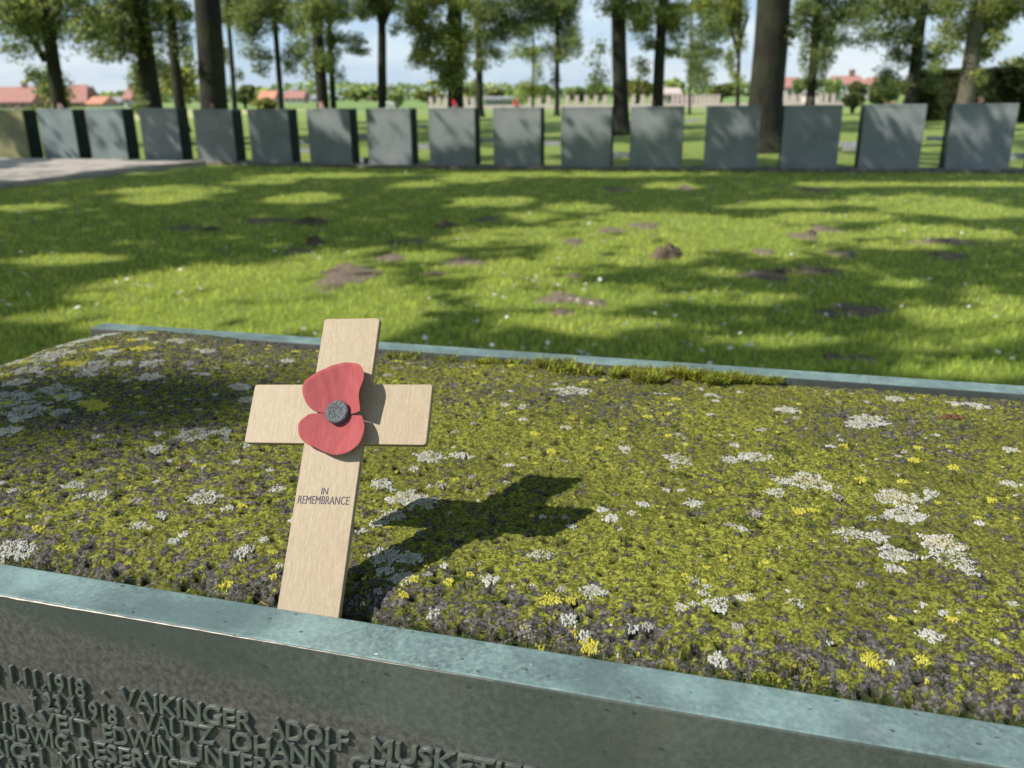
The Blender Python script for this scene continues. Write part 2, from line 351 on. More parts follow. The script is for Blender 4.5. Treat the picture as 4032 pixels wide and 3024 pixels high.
# skirt sides of the core down to the ground
bot = len(V); ring = np.concatenate([idx[0, :], idx[1:, -1], idx[-1, -2::-1], idx[-2:0:-1, 0]])
Vb = V[ring].copy(); Vb[:, 2] = .02; nr = len(ring); k = np.arange(nr)
sk = np.stack([ring[k], bot+k, bot+(k+1) % nr, ring[(k+1) % nr]], -1)
V = np.r_[V, Vb]
np_mesh('stone_core', V, [quads, sk], M_STONE, blk, {'moss': np.r_[mossv.ravel(), np.full(nr, .55)], 'crev': np.r_[crevv.ravel(), np.full(nr, .25)], 'pit': np.r_[pitv.ravel(), np.full(nr, .2)]}, smooth=True)
def top_z(s, b):
    s = np.asarray(s, float); b = np.asarray(b, float)
    i = np.clip(((s-SL)/(SR-SL)*(ns-1)).round().astype(int), 0, ns-1); j = np.clip((b/BD*(nb_-1)).round().astype(int), 0, nb_-1)
    return 1.1+Zg[j, i]
# --- bronze plates: rim + face body, bevelled; rear a little thinner
def plate(b0, b1, face_side):
    mb = MB(); mb.box(SL-OX-.002, SR-OX+.002, b0-OY, b1-OY, .03, 1.1)
    o = mb.build('bronze_plate', M_FACE, blk); me = o.data; me.materials.append(M_RIM)
    me.polygons[1].material_index = 1
    inner = 4 if b0 < 0 else 2
    me.polygons[inner].material_index = 0
    bv_ = o.modifiers.new('bevel', 'BEVEL'); bv_.width = .0011; bv_.segments = 2; bv_.limit_method = 'ANGLE'
    return o
fp = plate(-.022, -.0004, -1); rp_ = plate(BD+.0006, BD+.0205, 1)
fp['label'] = 'front bronze plate with raised names and a pale teal rim'; rp_['label'] = 'rear bronze plate with its pale teal rim'
# worn shiny edge wire along the outer front edge
mb = MB(); M_WORN = simple('worn_bronze_edge', (.30, .25, .21), (.55, .48, .42), 300, .35)
pts = [(s-OX, -.0221-OY, 1.0995+random.uniform(-.00012, .00012)) for s in np.linspace(SL+.01, .10, 90)]
mb.tube(pts, [(.0003+.0004*abs(sin(i*1.7)))*(1-i/90)**.6 for i in range(90)], 6); mb.build('worn_edge', M_WORN, fp).location = (0, 0, 0)
# --- raised names
def text_mesh(body, extr=0, off=0, bev=0):
    cu = bpy.data.curves.new('t', 'FONT'); cu.body = body; cu.size = 1; cu.extrude = extr; cu.offset = off; cu.bevel_depth = bev; cu.bevel_resolution = 0; cu.resolution_u = 4
    o = bpy.data.objects.new('t', cu); COL.objects.link(o); dg = bpy.context.evaluated_depsgraph_get(); dg.update()
    me = bpy.data.meshes.new_from_object(o.evaluated_get(dg)); v = np.array([x.co[:] for x in me.vertices]); f = [tuple(p.vertices) for p in me.polygons]
    bpy.data.objects.remove(o); bpy.data.curves.remove(cu); bpy.data.meshes.remove(me); return v, f
words = [  # text, s0, s1, line
 ('1.11.1918', -.1245, -.0845, 0), ('\u00b7', -.0765, -.0745, 0), ('VAIKINGER', -.0668, -.0030, 0), ('ADOLF', .0042, .0395, 0), ('MUSKETIER', .0492, .1185, 0),
 ('\u2020', -.134, -.130, 0),
 ('23.4.1918', -.1085, -.0702, 1), ('\u2020', -.1165, -.1125, 1), ('\u00b7', -.0655, -.0635, 1), ('VAUTZ', -.0580, -.0228, 1), ('JOHANN', -.0178, .0305, 1), ('GEFREITER', .0390, .1000, 1),
 ('1918', -.1440, -.1245, 2), ('\u00b7', -.1195, -.1175, 2), ('VEIT', -.1135, -.0860, 2), ('EDWIN', -.0795, -.0440, 2), ('UNTEROFFIZIER', -.0370, .0520, 2),
 ('LUDWIG', -.1405, -.1005, 3), ('RESERVIST', -.0938, -.0340, 3), ('1914', -.0200, -.001, 3),
 ('FRIEDRICH', -.1800, -.1165, 4), ('MUSKETIER', -.1075, -.0400, 4),
 ('KARL', -.1480, -.1200, 5), ('MUSKETIER', -.1120, -.0440, 5)]
LT = [-.0362, -.0472, -.0580, -.0688, -.0796, -.0904]; CAP = .0090
tv = []; tf = []; nbv = 0
refv, _ = text_mesh('H', 0, 0); ch = refv[:, 1].max()-refv[:, 1].min()
for txt, s0, s1, ln in words:
    v, f = text_mesh(txt, .10, 0, .012)
    small = txt in ('\u00b7', '\u2020')
    x = s0+(v[:, 0]-v[:, 0].min())/(v[:, 0].max()-v[:, 0].min())*(s1-s0)
    z = LT[ln]-CAP+v[:, 1]/ch*CAP
    if txt == '\u00b7': z = LT[ln]-CAP*.5+(v[:, 1]-v[:, 1].mean())/ch*CAP*.8
    dpt = (v[:, 2]-v[:, 2].min())/(v[:, 2].max()-v[:, 2].min())*.0018
    jit = 0.00004*rng.standard_normal(len(v))
    x = x+.10*(z-(LT[ln]-CAP))
    for dx_, dd2 in ((0, 0), (-.00024, .00004), (.00024, .00008)):        # widened strokes
        tv.append(np.c_[x+dx_-OX, -.0218-dpt+dd2+jit-OY, 1.1+z+dx_*.3]); tf += [tuple(i+nbv for i in q) for q in f]; nbv += len(v)
tv = np.concatenate(tv); me = bpy.data.meshes.new('raised_lettering'); me.from_pydata([tuple(map(float, p)) for p in tv], [], tf); me.materials.append(M_LET)
o = bpy.data.objects.new('raised_lettering', me); COL.objects.link(o); o.parent = fp

# --- lichen rosettes (many tiny crusty lobes)
white = [(1235,842,40),(1700,885,22),(1880,905,35),(1850,915,22),(1465,998,28),(1575,997,20),(1640,993,25),(1610,990,18),(1745,1045,-46),(1690,1045,20),(1675,1070,20),(1500,1090,20),(1940,1080,-42),(1955,1115,36),(2010,1070,18),(1935,1195,34),(1930,1228,18),(2035,1175,-38),(2050,1205,38),(2090,1230,20),(1840,1155,28),(1895,1160,22),(1170,1195,25),(1280,1270,26),(1550,1297,25),(1520,1275,12),(1720,1300,16),(1553,1395,18),(1620,1445,17),(2010,1365,22),(1230,1320,18),(1060,1245,20),(2110,865,24),(2060,860,13),(1935,850,18),(875,1075,36),(910,1085,34),(850,1110,26),(815,1125,18),(825,1045,22),(930,990,32),(990,985,18),(830,1195,36),(885,1200,28),(870,1240,26),(830,1225,20),(440,1075,32),(215,1065,22),(160,1045,20),(350,1110,12),(420,940,36),(480,935,20),(340,970,18),(300,1130,14),(60,895,40),(25,870,44),(120,850,30),(150,862,26),(20,935,24),(200,805,34),(130,775,34),(95,790,28),(60,810,26),(150,745,40),(190,735,34),(240,780,20),(270,800,18),(330,800,22),(20,1160,26),(50,1165,20),(880,1345,16),(1350,975,14),(1390,1090,14),(1320,1120,18),(1300,1100,14),(1535,850,12),(2180,970,14),(2180,1050,16),(1370,1340,12),(530,1180,16),(640,1120,16),(600,1060,14),(540,965,16),(1265,1345,14),(1100,1010,13)]
yellow = [(1190,1288,24),(1275,1360,20),(1165,1360,12),(895,1245,14),(1885,1410,20),(1725,1108,15),(1950,1045,12),(1565,1210,8),(1655,1213,8),(485,1238,14),(590,1188,11),(420,1005,9),(1015,1235,9),(1930,1330,8),(1755,1105,10),(215,770,18),(245,765,14),(200,715,15),(330,722,12),(15,820,14),(60,790,12),(290,745,14),(520,745,10),(640,752,10),(150,800,14),(985,1040,9),(1480,1240,8),(1085,1410,8),(2060,1015,12),(2140,1085,9),(1105,780,8),(80,1130,13),(130,1165,9),(1620,1290,7),(440,1010,8)]
ros = []
for lst, ty in ((white, 0), (yellow, 1)):
    for x, y, r in lst:
        P = on_z(x*1.8228, y*1.8228, 1.1025); s, b = loc_sb(P); t = np.linalg.norm(P-np.array([0, 0, EYE])); rr = abs(r)*1.8228/S/F*t*(1 if ty == 0 else .92)
        ros.append((s, b, rr*.95, (2 if r < 0 else 0) if ty == 0 else 1))
for _ in range(420):
    s = random.uniform(SL+.01, .30); b = random.uniform(.012, BD-.01); ros.append((s, b, random.uniform(.0008, .0030), random.choice((0, 0, 1, 3))))
for _ in range(130):
    s = random.uniform(SL+.01, -.12); b = random.uniform(.13, BD-.02)
    if random.random() < .75*(1-(s-SL)/.3): ros.append((s, b, random.uniform(.0022, .0085), random.choice((0, 0, 0, 1, 3))))
for _ in range(260):
    s = random.uniform(SL+.01, .35); b = random.uniform(.01, BD-.01); ros.append((s, b, random.uniform(.0005, .0012), random.choice((0, 0, 1, 1))))
base_c = {0: (.47, .47, .42), 1: (.47, .43, .06), 2: (.45, .41, .30), 3: (.32, .30, .275)}
LVs = []; LF = []; LC = []; nv = 0
ang6 = np.arange(6)/6*2*pi
for (s, b, R, ty) in ros:
    if not (SL+.004 < s < SR and .004 < b < BD-.004): continue
    lob = rng.integers(3, 8); ph = rng.uniform(0, 6.28, 3); gaps = rng.uniform(.1, .6) if ty != 1 else 0
    lr = .00042 if R > .0025 else .00034
    n = int(np.clip((R/lr)**2*1.25, 5, 620))
    for _ in range(n):
        a = rng.uniform(0, 2*pi); q = math.sqrt(rng.uniform(0, 1)); rim = 1+.22*sin(lob*a+ph[0])+.16*sin((lob+4)*a+ph[1])
        if rng.random() < gaps*(1.2-q): continue
        rr = q*R*rim; x = s+rr*cos(a); y = b+rr*sin(a)*.9
        if not (SL+.002 < x < SR-.002 and .002 < y < BD-.002): continue
        z = float(top_z(x, y)); zz = 1.1+float(stone_base(np.array(x), np.array(y)))
        z = max(z, zz-.0006)*.6+(zz)*.4
        lz = lr*rng.uniform(.7, 1.6); st = rng.uniform(.8, 1.7); ca = cos(a); sa = sin(a)
        hgt = rng.uniform(.3, 1.2)*lr*.8+(.0003 if ty == 1 else 0)
        ex = np.cos(ang6)*lz*st; ey = np.sin(ang6)*lz; px = x+ex*ca-ey*sa; py = y+ex*sa+ey*ca
        px = px+rng.normal(0, lr*.18, 6); py = py+rng.normal(0, lr*.18, 6)
        ringv = np.c_[px-OX, py-OY, np.full(6, z-.0009)]
        mid_ = np.c_[x-OX+(px-x)*.75, y-OY+(py-y)*.75, z+hgt*.75+rng.normal(0, lr*.15, 6)]
        topv = np.array([[x-OX, y-OY, z+hgt*(1-.25*(ty == 0))]])
        LVs.append(np.r_[ringv, mid_, topv])
        kk = np.arange(6); LF.append((nv, 1))
        c0 = np.array(base_c[ty])*rng.uniform(.75, 1.15)
        if ty == 2: c0 = np.array(base_c[2] if q < .75 else base_c[0])*rng.uniform(.7, 1.2)
        if ty == 0 and q < .5 and R > .005: c0 = c0*np.array((.86, .82, .72))
        LC.append(np.repeat(c0[None], 13, 0)); nv += 13
LVs = np.concatenate(LVs); LC = np.clip(np.concatenate(LC), 0, .9); base = np.array([x[0] for x in LF])[:, None, None]
k = np.arange(6); q4 = np.stack([k, (k+1) % 6, (k+1) % 6+6, k+6], -1)[None]+base; t3 = np.stack([k+6, (k+1) % 6+6, np.full(6, 12)], -1)[None]+base
tag(np_mesh('lichen', LVs, [q4.reshape(-1, 4), t3.reshape(-1, 3)], M_LICH, blk, cols=LC), 'pale grey and yellow crusts of lichen scattered over the stone', kind='stuff')

# --- moss fronds: rear cushions and the dark strip in the crevice
def fronds(pos, length, width, cols, lean=.9, updir=.7, nseg=3):
    n = len(pos); az = rng.uniform(0, 2*pi, n); ln = rng.uniform(*length, n); wd = rng.uniform(*width, n); tl = rng.uniform(.2, lean, n)
    d = np.c_[np.cos(az)*np.sin(tl), np.sin(az)*np.sin(tl), np.cos(tl)]; side = np.c_[-np.sin(az), np.cos(az), rng.normal(0, .3, n)]
    bend = np.c_[np.cos(az), np.sin(az), np.full(n, -.4)]
    vs = []
    for i in range(nseg):
        t = i/(nseg-1); p = pos+d*(ln*t)[:, None]+bend*(ln*.35*t*t)[:, None]; w = (wd*(1-.85*t))[:, None]
        vs += [p-side*w, p+side*w]
    Vv = np.stack(vs, 1).reshape(-1, 3); b0 = (np.arange(n)*2*nseg)[:, None]
    f = np.concatenate([b0+np.array([[2*i, 2*i+1, 2*i+3, 2*i+2]]) for i in range(nseg-1)], 0)
    return Vv, f, np.repeat(cols, 2*nseg, 0)
reg = [((1005,1250),(772,790),900),((1110,1240),(780,800),350),((1190,1300),(788,812),450),((1320,1480),(786,830),2800),((1440,1600),(792,834),3000),((1560,1690),(802,826),1100),((830,990),(765,776),350),((1500,1700),(800,815),500)]
pp = []; pc = []
for (xa, xb), (ya, yb), n in reg:
    for _ in range(n):
        t = random.random(); x = xa+(xb-xa)*t; yy = (ya+yb)/2+(yb-ya)/2*random.uniform(-1, 1)*sin(pi*min(max(t, .05), .95))**.5+ (x-(xa+xb)/2)*.035
        P = on_z(x*1.8228, yy*1.8228, 1.100); s, b = loc_sb(P)
        if vnoise(np.array(s*60), np.array(b*60), 5) < .33: continue
        if 0.01 < b < BD-.001:
            hump = .009*vnoise(np.array(s*45), np.array(b*90), 3)
            pp.append((s-OX, b-OY, float(top_z(s, b))+random.uniform(-.001, 1)*hump)); g = random.uniform(.6, 1.3); pc.append(random.choice([(.25, .30, .03), (.34, .38, .04), (.16, .22, .02), (.20, .16, .03)]) if random.random() < .8 else (.10, .08, .03)); pc[-1] = tuple(min(1, q*g) for q in pc[-1])
Vv, ff, cc = fronds(np.array(pp), (.003, .0065), (.0003, .0007), np.array(pc), 1.2)
tag(np_mesh('moss_cushion', Vv, ff, M_MOSSF, blk, cols=cc), 'bright green cushion moss along the rear rim', kind='stuff')
pp = []; pc = []
for _ in range(26000):
    s = random.uniform(-.27, .31); b = abs(random.gauss(0, .0065))+.0005
    if vnoise(np.array(s*70), np.array(b*120), 8) < .38 or b > .02: continue
    pp.append((s-OX, b-OY, float(top_z(s, b))-.0003)); g = random.uniform(.5, 1.4); c_ = random.choice([(.05, .085, .012), (.075, .11, .014), (.035, .055, .01), (.06, .06, .02)]); pc.append(tuple(q*g for q in c_))
Vv, ff, cc = fronds(np.array(pp), (.0009, .0024), (.00018, .0004), np.array(pc), 1.3)
tag(np_mesh('crevice_moss', Vv, ff, M_MOSSF, blk, cols=cc), 'dark green moss filling the gap behind the front rim', kind='stuff')
# small moss tufts dotted over the surface
pp = []; pc = []
for _ in range(150):
    s0 = random.uniform(SL+.02, .30); b0 = random.uniform(.02, BD-.02); r = random.uniform(.0015, .005); lt = random.random()
    for _ in range(int(40*(r/.003)**2)):
        s = s0+random.gauss(0, r*.7); b = b0+random.gauss(0, r*.5)
        if 0.003 < b < BD-.003 and s > SL+.005:
            pp.append((s-OX, b-OY, float(top_z(s, b))-.0004)); g = random.uniform(.6, 1.4); c_ = (.11, .15, .015) if lt > .4 else (.05, .075, .01); pc.append(tuple(q*g for q in c_))
Vv, ff, cc = fronds(np.array(pp), (.001, .0026), (.0002, .0004), np.array(pc), 1.2)
tag(np_mesh('moss_tufts', Vv, ff, M_MOSSF, blk, cols=cc), 'tiny dark moss tufts dotted over the stone', kind='stuff')

# --- debris lying on the block (things)
def clod(name, u, v, rx, ry, rz, mat, n, label, cat, seed):
    P = on_z(u, v, 1.103); s, b = loc_sb(P); e = empty(name, P); r_ = np.random.default_rng(seed)
    mb = MB()
    for _ in range(n):
        a = r_.uniform(0, 6.28); q = math.sqrt(r_.uniform(0, 1)); cx = rx*q*cos(a)*.8; cy = ry*q*sin(a)*.8; cz = rz*(1-q)*r_.uniform(.1, .9); rr = r_.uniform(.16, .34)*ry
        vs = []; fs = []
        for i in range(4):
            for kx in range(6):
                th_ = pi*(i+.5)/4; p_ = 2*pi*kx/6; j = r_.uniform(.7, 1.25); vs.append((cx+rr*1.4*j*sin(th_)*cos(p_), cy+rr*j*sin(th_)*sin(p_), cz+rr*.8*j*cos(th_)))
        for i in range(3):
            for kx in range(6): fs.append((i*6+kx, i*6+(kx+1) % 6, (i+1)*6+(kx+1) % 6, (i+1)*6+kx))
        fs += [tuple(range(6)), tuple(range(23, 17, -1))]; mb.add(vs, fs)
    o = mb.build(name, mat); o.location = P; o.location.z = float(top_z(s, b))+.0008; bpy.data.objects.remove(e)
    return tag(o, label, cat)
clod('soil_crumb', 405*1.8228, 1003*1.8228, .0068, .0045, .0045, M_DEB2, 34, 'brown crumb of soil lying on the moss left of the wooden cross', 'debris', 3)
clod('dead_bud_scales', 2058*1.8228, 896*1.8228, .0085, .004, .003, M_DEB, 44, 'reddish brown dead bud scales lying on the stone near the right end', 'debris', 4)
def twig(name, pts, r, label, mat=M_TWIG):
    W_ = []
    for u, v, h in pts:
        P = on_z(u, v, 1.1); s, b = loc_sb(P); z = float(top_z(s, b)) if 0 < b < BD else 1.1; W_.append((P[0], P[1], z+h))
    mb = MB(); c0 = Vector(W_[0]); mb.tube([Vector(p)-c0 for p in W_], [r*(1-.4*i/len(W_)) for i in range(len(W_))], 6)
    o = mb.build(name, mat, smooth=True); o.location = c0; tag(o, label, 'twig')
q = 1.8228
twig('dry_twig', [(1712*q, 1440*q, .0002), (1709*q, 1432*q, .003), (1716*q, 1423*q, .0045), (1735*q, 1424*q, .0045), (1746*q, 1438*q, .003), (1750*q, 1455*q, .0005)], .00028, 'dry arched stem on the stone beside the rim, right of centre')
twig('pine_needle', [(2093*q, 1278*q, .0015), (2100*q, 1283*q, .0018), (2105*q, 1292*q, .0012), (2107*q, 1299*q, .0004)], .00022, 'short pale curved needle on the moss near the right edge')
twig('dry_root', [(90*q, 1165*q, .001), (108*q, 1163*q, .002), (125*q, 1170*q, .0015), (138*q, 1185*q, .002), (132*q, 1205*q, .001)], .0002, 'thin reddish root curled on the stone at far left')
twig('straw_twig', [(560*q, 1277*q, .002), (575*q, 1284*q, .003), (588*q, 1290*q, .0015), (592*q, 1302*q, .0008)], .0003, 'short bent straw just left of the foot of the wooden cross')

# ================================================================== WOODEN CROSS
yaw, th, rl = -.2316, .695, .0698
a_ = np.array([cos(yaw), sin(yaw), 0]); bk_ = np.array([-sin(yaw), cos(yaw), 0]); up_ = bk_*sin(th)+np.array([0, 0, 1])*cos(th)
AX = a_*cos(rl)+up_*sin(rl); U2 = -a_*sin(rl)+up_*cos(rl); NN = np.cross(AX, U2)
CB = np.array([-.085, .2987, 1.1])
cross = empty('wooden_cross'); Mc = Matrix((Vector(AX), Vector(U2), Vector(NN))).transposed().to_4x4(); Mc.translation = Vector(CB); cross.matrix_world = Mc
tag(cross, 'small plywood cross with a red paper poppy, standing upright on the near mossy block', 'remembrance cross')
def rounded(poly, r, seg=4):
    out = []; n = len(poly)
    for i, (p, rr) in enumerate(zip(poly, r)):
        p = Vector(p); a = Vector(poly[i-1]); b = Vector(poly[(i+1) % n])
        if rr == 0: out.append(tuple(p)); continue
        d1 = (a-p).normalized(); d2 = (b-p).normalized()
        for k in range(seg+1):
            t = k/seg; q_ = (p+d1*rr)*(1-t)**2+p*2*t*(1-t)+(p+d2*rr)*t*t; out.append(tuple(q_))
    return out
w = .0137; A = .0427; h1, h2, h3 = .0725, .1007, .1338; r = .0016
poly = [(-w, -.0035), (w, -.0035), (w, h1), (A, h1), (A, h2), (w, h2), (w, h3), (-w, h3), (-w, h2), (-A, h2), (-A, h1), (-w, h1)]
# the foot is cut level with the ground: lower left corner slightly higher
PO = rounded(poly, [0, 0, 0, r, r, 0, r, r, 0, r, r, 0]); n = len(PO); T = .0032
me = bpy.data.meshes.new('board'); vs = [(x, y, 0) for x, y in PO]+[(x, y, -T) for x, y in PO]
fs = [tuple(range(n)), tuple(range(2*n-1, n-1, -1))]+[(i, i+n, (i+1) % n+n, (i+1) % n) for i in range(n)]
me.from_pydata(vs, [], fs); me.materials.append(M_WOOD); me.materials.append(M_PLYEDGE)
for i in range(2, len(fs)): me.polygons[i].material_index = 1
board = bpy.data.objects.new('board', me); COL.objects.link(board); board.parent = cross
bvm = board.modifiers.new('bevel', 'BEVEL'); bvm.width = .0003; bvm.segments = 2; bvm.limit_method = 'ANGLE'; bvm.angle_limit = radians(60)
# printed words
iv = []; if_ = []; nb0 = 0
for txt, x0, x1, y0, y1 in (('IN', -.0020, .0010, .0496, .0526), ('REMEMBRANCE', -.0121, .0113, .0453, .0489)):
    v, f = text_mesh(txt, .004, 0)
    x = x0+(v[:, 0]-v[:, 0].min())/(v[:, 0].max()-v[:, 0].min())*(x1-x0); y = y0+(v[:, 1]-v[:, 1].min())/(v[:, 1].max()-v[:, 1].min())*(y1-y0)
    for dx_, dz_ in ((0, 0), (.00007, .00001), (-.00007, .00002)):
        iv.append(np.c_[x+dx_, y, np.where(v[:, 2] > 0, .00006, .00001)-dz_*.4]); if_ += [tuple(i+nb0 for i in q_) for q_ in f]; nb0 += len(v)
me = bpy.data.meshes.new('printed_words'); me.from_pydata([tuple(map(float, p)) for p in np.concatenate(iv)], [], if_); me.materials.append(M_INK)
o = bpy.data.objects.new('printed_words', me); COL.objects.link(o); o.parent = cross
# poppy
up_poly = [(-4.4,86.2),(-8.0,86.4),(-10.6,87.1),(-13.9,90.1),(-16.4,94.9),(-16.3,99.5),(-13.5,102.6),(-11.1,104.3),(-7.5,106.3),(-3.9,107.9),(0,108.9),(3.5,109.2),(8.0,108.3),(11.0,106.4),(13.0,103.6),(14.4,100.5),(15.4,96.5),(15.6,92.5),(15.3,88.8),(14.6,85.0)]
lo_poly = [(13.4,84.3),(15.0,81.5),(15.9,79.0),(16.1,75.5),(14.9,70.6),(12.6,68.6),(9.7,67.0),(6.0,66.3),(2.5,66.3),(-1.8,67.6),(-5.4,69.2),(-8.6,70.4),(-11.3,71.6),(-13.8,73.6),(-15.5,76.1),(-16.5,79.8),(-15.9,82.0),(-14.5,83.6),(-12.9,85.2),(-10.5,85.9),(-4.4,86.1)]
def smooth_poly(p, closed=False, sub=4):
    p = np.array(p); out = []; n = len(p)
    for i in range(n-1):
        p0, p1, p2, p3 = p[max(i-1, 0)], p[i], p[i+1], p[min(i+2, n-1)]
        for k in range(sub):
            t = k/sub; out.append(.5*((2*p1)+(-p0+p2)*t+(2*p0-5*p1+4*p2-p3)*t*t+(-p0+3*p1-3*p2+p3)*t**3))
    out.append(p[-1]); return np.array(out)
CX, CY = 1.2, 85.8
def petal(poly, fn, name):
    P = smooth_poly(poly)/1000; c = np.array((CX, CY))/1000; nr_ = 14; vs = []; m_ = len(P)
    for i in range(nr_+1):
        t = i/nr_
        for p in P:
            xy = c+(p-c)*t; vs.append(fn(xy, p-c, t))
    k = [(i*m_+j, i*m_+j+1, (i+1)*m_+j+1, (i+1)*m_+j) for i in range(nr_) for j in range(m_-1)]
    o = np_mesh(name, np.array(vs), np.array(k), M_RED, None, smooth=True)
    sd = o.modifiers.new('solid', 'SOLIDIFY'); sd.thickness = .00013; sd.offset = 0
    return o
def f_up(xy, d, t):
    r_ = math.hypot(*d)*t; h = .0016+.0028*(r_/.02)**1.6
    e = max(0, (xy[0]-.0035)/.012); h += .0055*e**1.5
    roll = max(0, (xy[0]-.0100)/.0055); ysh = math.exp(-((xy[1]-.0925)/.0075)**2)
    x = xy[0]-.0026*roll**1.5*ysh; h += .0010*roll*ysh
    h += .00012*sin(xy[0]*900+xy[1]*400)*t
    return (x, xy[1], h)
def f_lo(xy, d, t):
    r_ = math.hypot(*d)*t; h = .0014+.0018*(r_/.02)**1.6; e = max(0, (xy[0]-.002)/.013); h += .0030*e**1.5
    h += .0009*max(0, (.0745-xy[1])/.008)*t + .0001*sin(xy[0]*800-xy[1]*500)*t
    return (xy[0], xy[1], h)
pop = empty('poppy'); pop.parent = cross
p1 = petal(up_poly, f_up, 'petal'); p1.parent = pop; p2 = petal(lo_poly, f_lo, 'petal'); p2.parent = pop
# button with rounded edge and ring
prof = [(0, .0031), (.0036, .0031), (.0040, .0033), (.0046, .0034), (.0051, .0032), (.0054, .0027), (.0054, .0006), (.0050, .0002)]
vs = []; nn = 40
for rr, hh in prof:
    for k in range(nn):
        vs.append((.0014+rr*cos(2*pi*k/nn), .0860+rr*sin(2*pi*k/nn), .0016+hh))
fs = [(i*nn+k, i*nn+(k+1) % nn, (i+1)*nn+(k+1) % nn, (i+1)*nn+k) for i in range(len(prof)-1) for k in range(nn)]
btn = np_mesh('button', np.array(vs), np.array(fs), M_BTN, pop, smooth=True)
# moulded star of little ridges on the button face, as part of the same mesh look
mb = MB()
for k in range(14):
    a = 2*pi*k/14+.1; r0 = .0008+.0006*(k % 3); r1 = .0027+.0005*(k % 2)
    mb.tube([(.0014+r0*cos(a), .0860+r0*sin(a), .00475), (.0014+r1*cos(a+.15), .0860+r1*sin(a+.15), .00478)], [.00018, .00022], 5)
mb.build('button_ridges', M_BTN, btn)

# ================================================================== SETTING: ground
def disc_grid(name, mat, pts, kind='structure', z=0):
    o = np_mesh(name, np.array([(x, y, z) for x, y in pts]), np.array([list(range(len(pts)))]), mat); return tag(o, kind=kind)
xs = np.linspace(-24, 34, 59*4); ys = np.linspace(-14, 70, 85*3); X, Y = np.meshgrid(xs, ys)
patches = [(750,597,62,25),(840,560,35,8),(1000,570,45,10),(575,478,50,7),(1240,525,22,7),(1650,595,50,11),(1760,583,50,10),(1860,668,60,14),(1215,650,50,12),(1780,497,35,7),(1820,549,32,8),(1050,478,26,7),(1860,775,35,9),(1280,660,35,8),(1215,680,25,7),(2040,525,70,8),(1735,512,30,8),(1240,600,18,5),(940,597,25,5),(880,526,45,5),(2050,555,40,8),(1390,490,40,6),(1320,500,30,5),(1650,545,25,6),(1330,410,30,5),(1480,405,20,4),(1760,410,40,4),(400,494,40,5),(640,545,30,5),(1790,675,30,8),(1800,770,30,7)]
def px_frame(x, y, rx, ry):
    P = on_z(x*q, y*q); P1 = on_z((x+rx)*q, y*q); P2 = on_z(x*q, (y-ry)*q); return P, abs(P1[0]-P[0]), abs(P2[1]-P[1])
PF = [px_frame(*p) for p in patches]
def patch_mask(X, Y):
    mk = np.zeros(X.shape); wob = .35*(fbm(X*3, Y*3, 4, 91)-.5)*2+.5*(fbm(X*14, Y*14, 3, 92)-.5)
    for P, rx, ry in PF:
        d = np.hypot((X-P[0])/rx, (Y-P[1])/ry)+wob; mk = np.maximum(mk, 1-sst(.75, 1.05, d))
    return mk
Zl = .05*(fbm(X*.35, Y*.35, 3, 5)-.5)*sst(2, 5, Y)*(1-sst(15, 18, Y)*.6)
idx = np.arange(X.size).reshape(X.shape)
tag(np_mesh('lawn', np.stack([X, Y, Zl], -1).reshape(-1, 3), np.stack([idx[:-1, :-1], idx[:-1, 1:], idx[1:, 1:], idx[1:, :-1]], -1).reshape(-1, 4), M_LAWN, smooth=True), kind='structure')
def lawn_z(x, y): return .05*(fbm(np.asarray(x)*.35, np.asarray(y)*.35, 3, 5)-.5)*sst(2, 5, np.asarray(y))*(1-sst(15, 18, np.asarray(y))*.6)
disc_grid('ground', M_FIELD, [(2500*cos(t), 2500*sin(t)) for t in np.linspace(0, 2*pi, 49)[:-1]], z=-.06)
disc_grid('far_field', M_STRAW, [(-160, 62), (-24.5, 62), (-24.5, 118), (-160, 200)], z=-.05)
# bare soil patches: thin sheets draped on the lawn
sv_ = []; sf_ = []; nb0 = 0
for P, rx, ry in PF:
    n1, n2 = 5, 26; vs = [(P[0], P[1], float(lawn_z(P[0], P[1]))+.012)]
    for i in range(1, n1+1):
        for k in range(n2):
            a = 2*pi*k/n2; wob = 1+.28*sin(3*a+P[0]*9)+.15*sin(7*a+P[1]*5)+random.uniform(-.08, .08)
            x = P[0]+rx*wob*cos(a)*i/n1; y = P[1]+ry*wob*sin(a)*i/n1; vs.append((x, y, float(lawn_z(x, y))+.012+random.uniform(0, .008)-.016*(i/n1)**3))
    for k in range(n2): sf_.append((nb0, nb0+1+k, nb0+1+(k+1) % n2))
    for i in range(n1-1):
        for k in range(n2):
            a_1 = nb0+1+i*n2+k; b_1 = nb0+1+i*n2+(k+1) % n2; sf_ += [(a_1, a_1+n2, b_1), (b_1, a_1+n2, b_1+n2)]
    nb0 += len(vs); sv_ += vs
tag(np_mesh('bare_soil', np.array(sv_), np.array(sf_), M_SOIL, smooth=True), kind='structure')
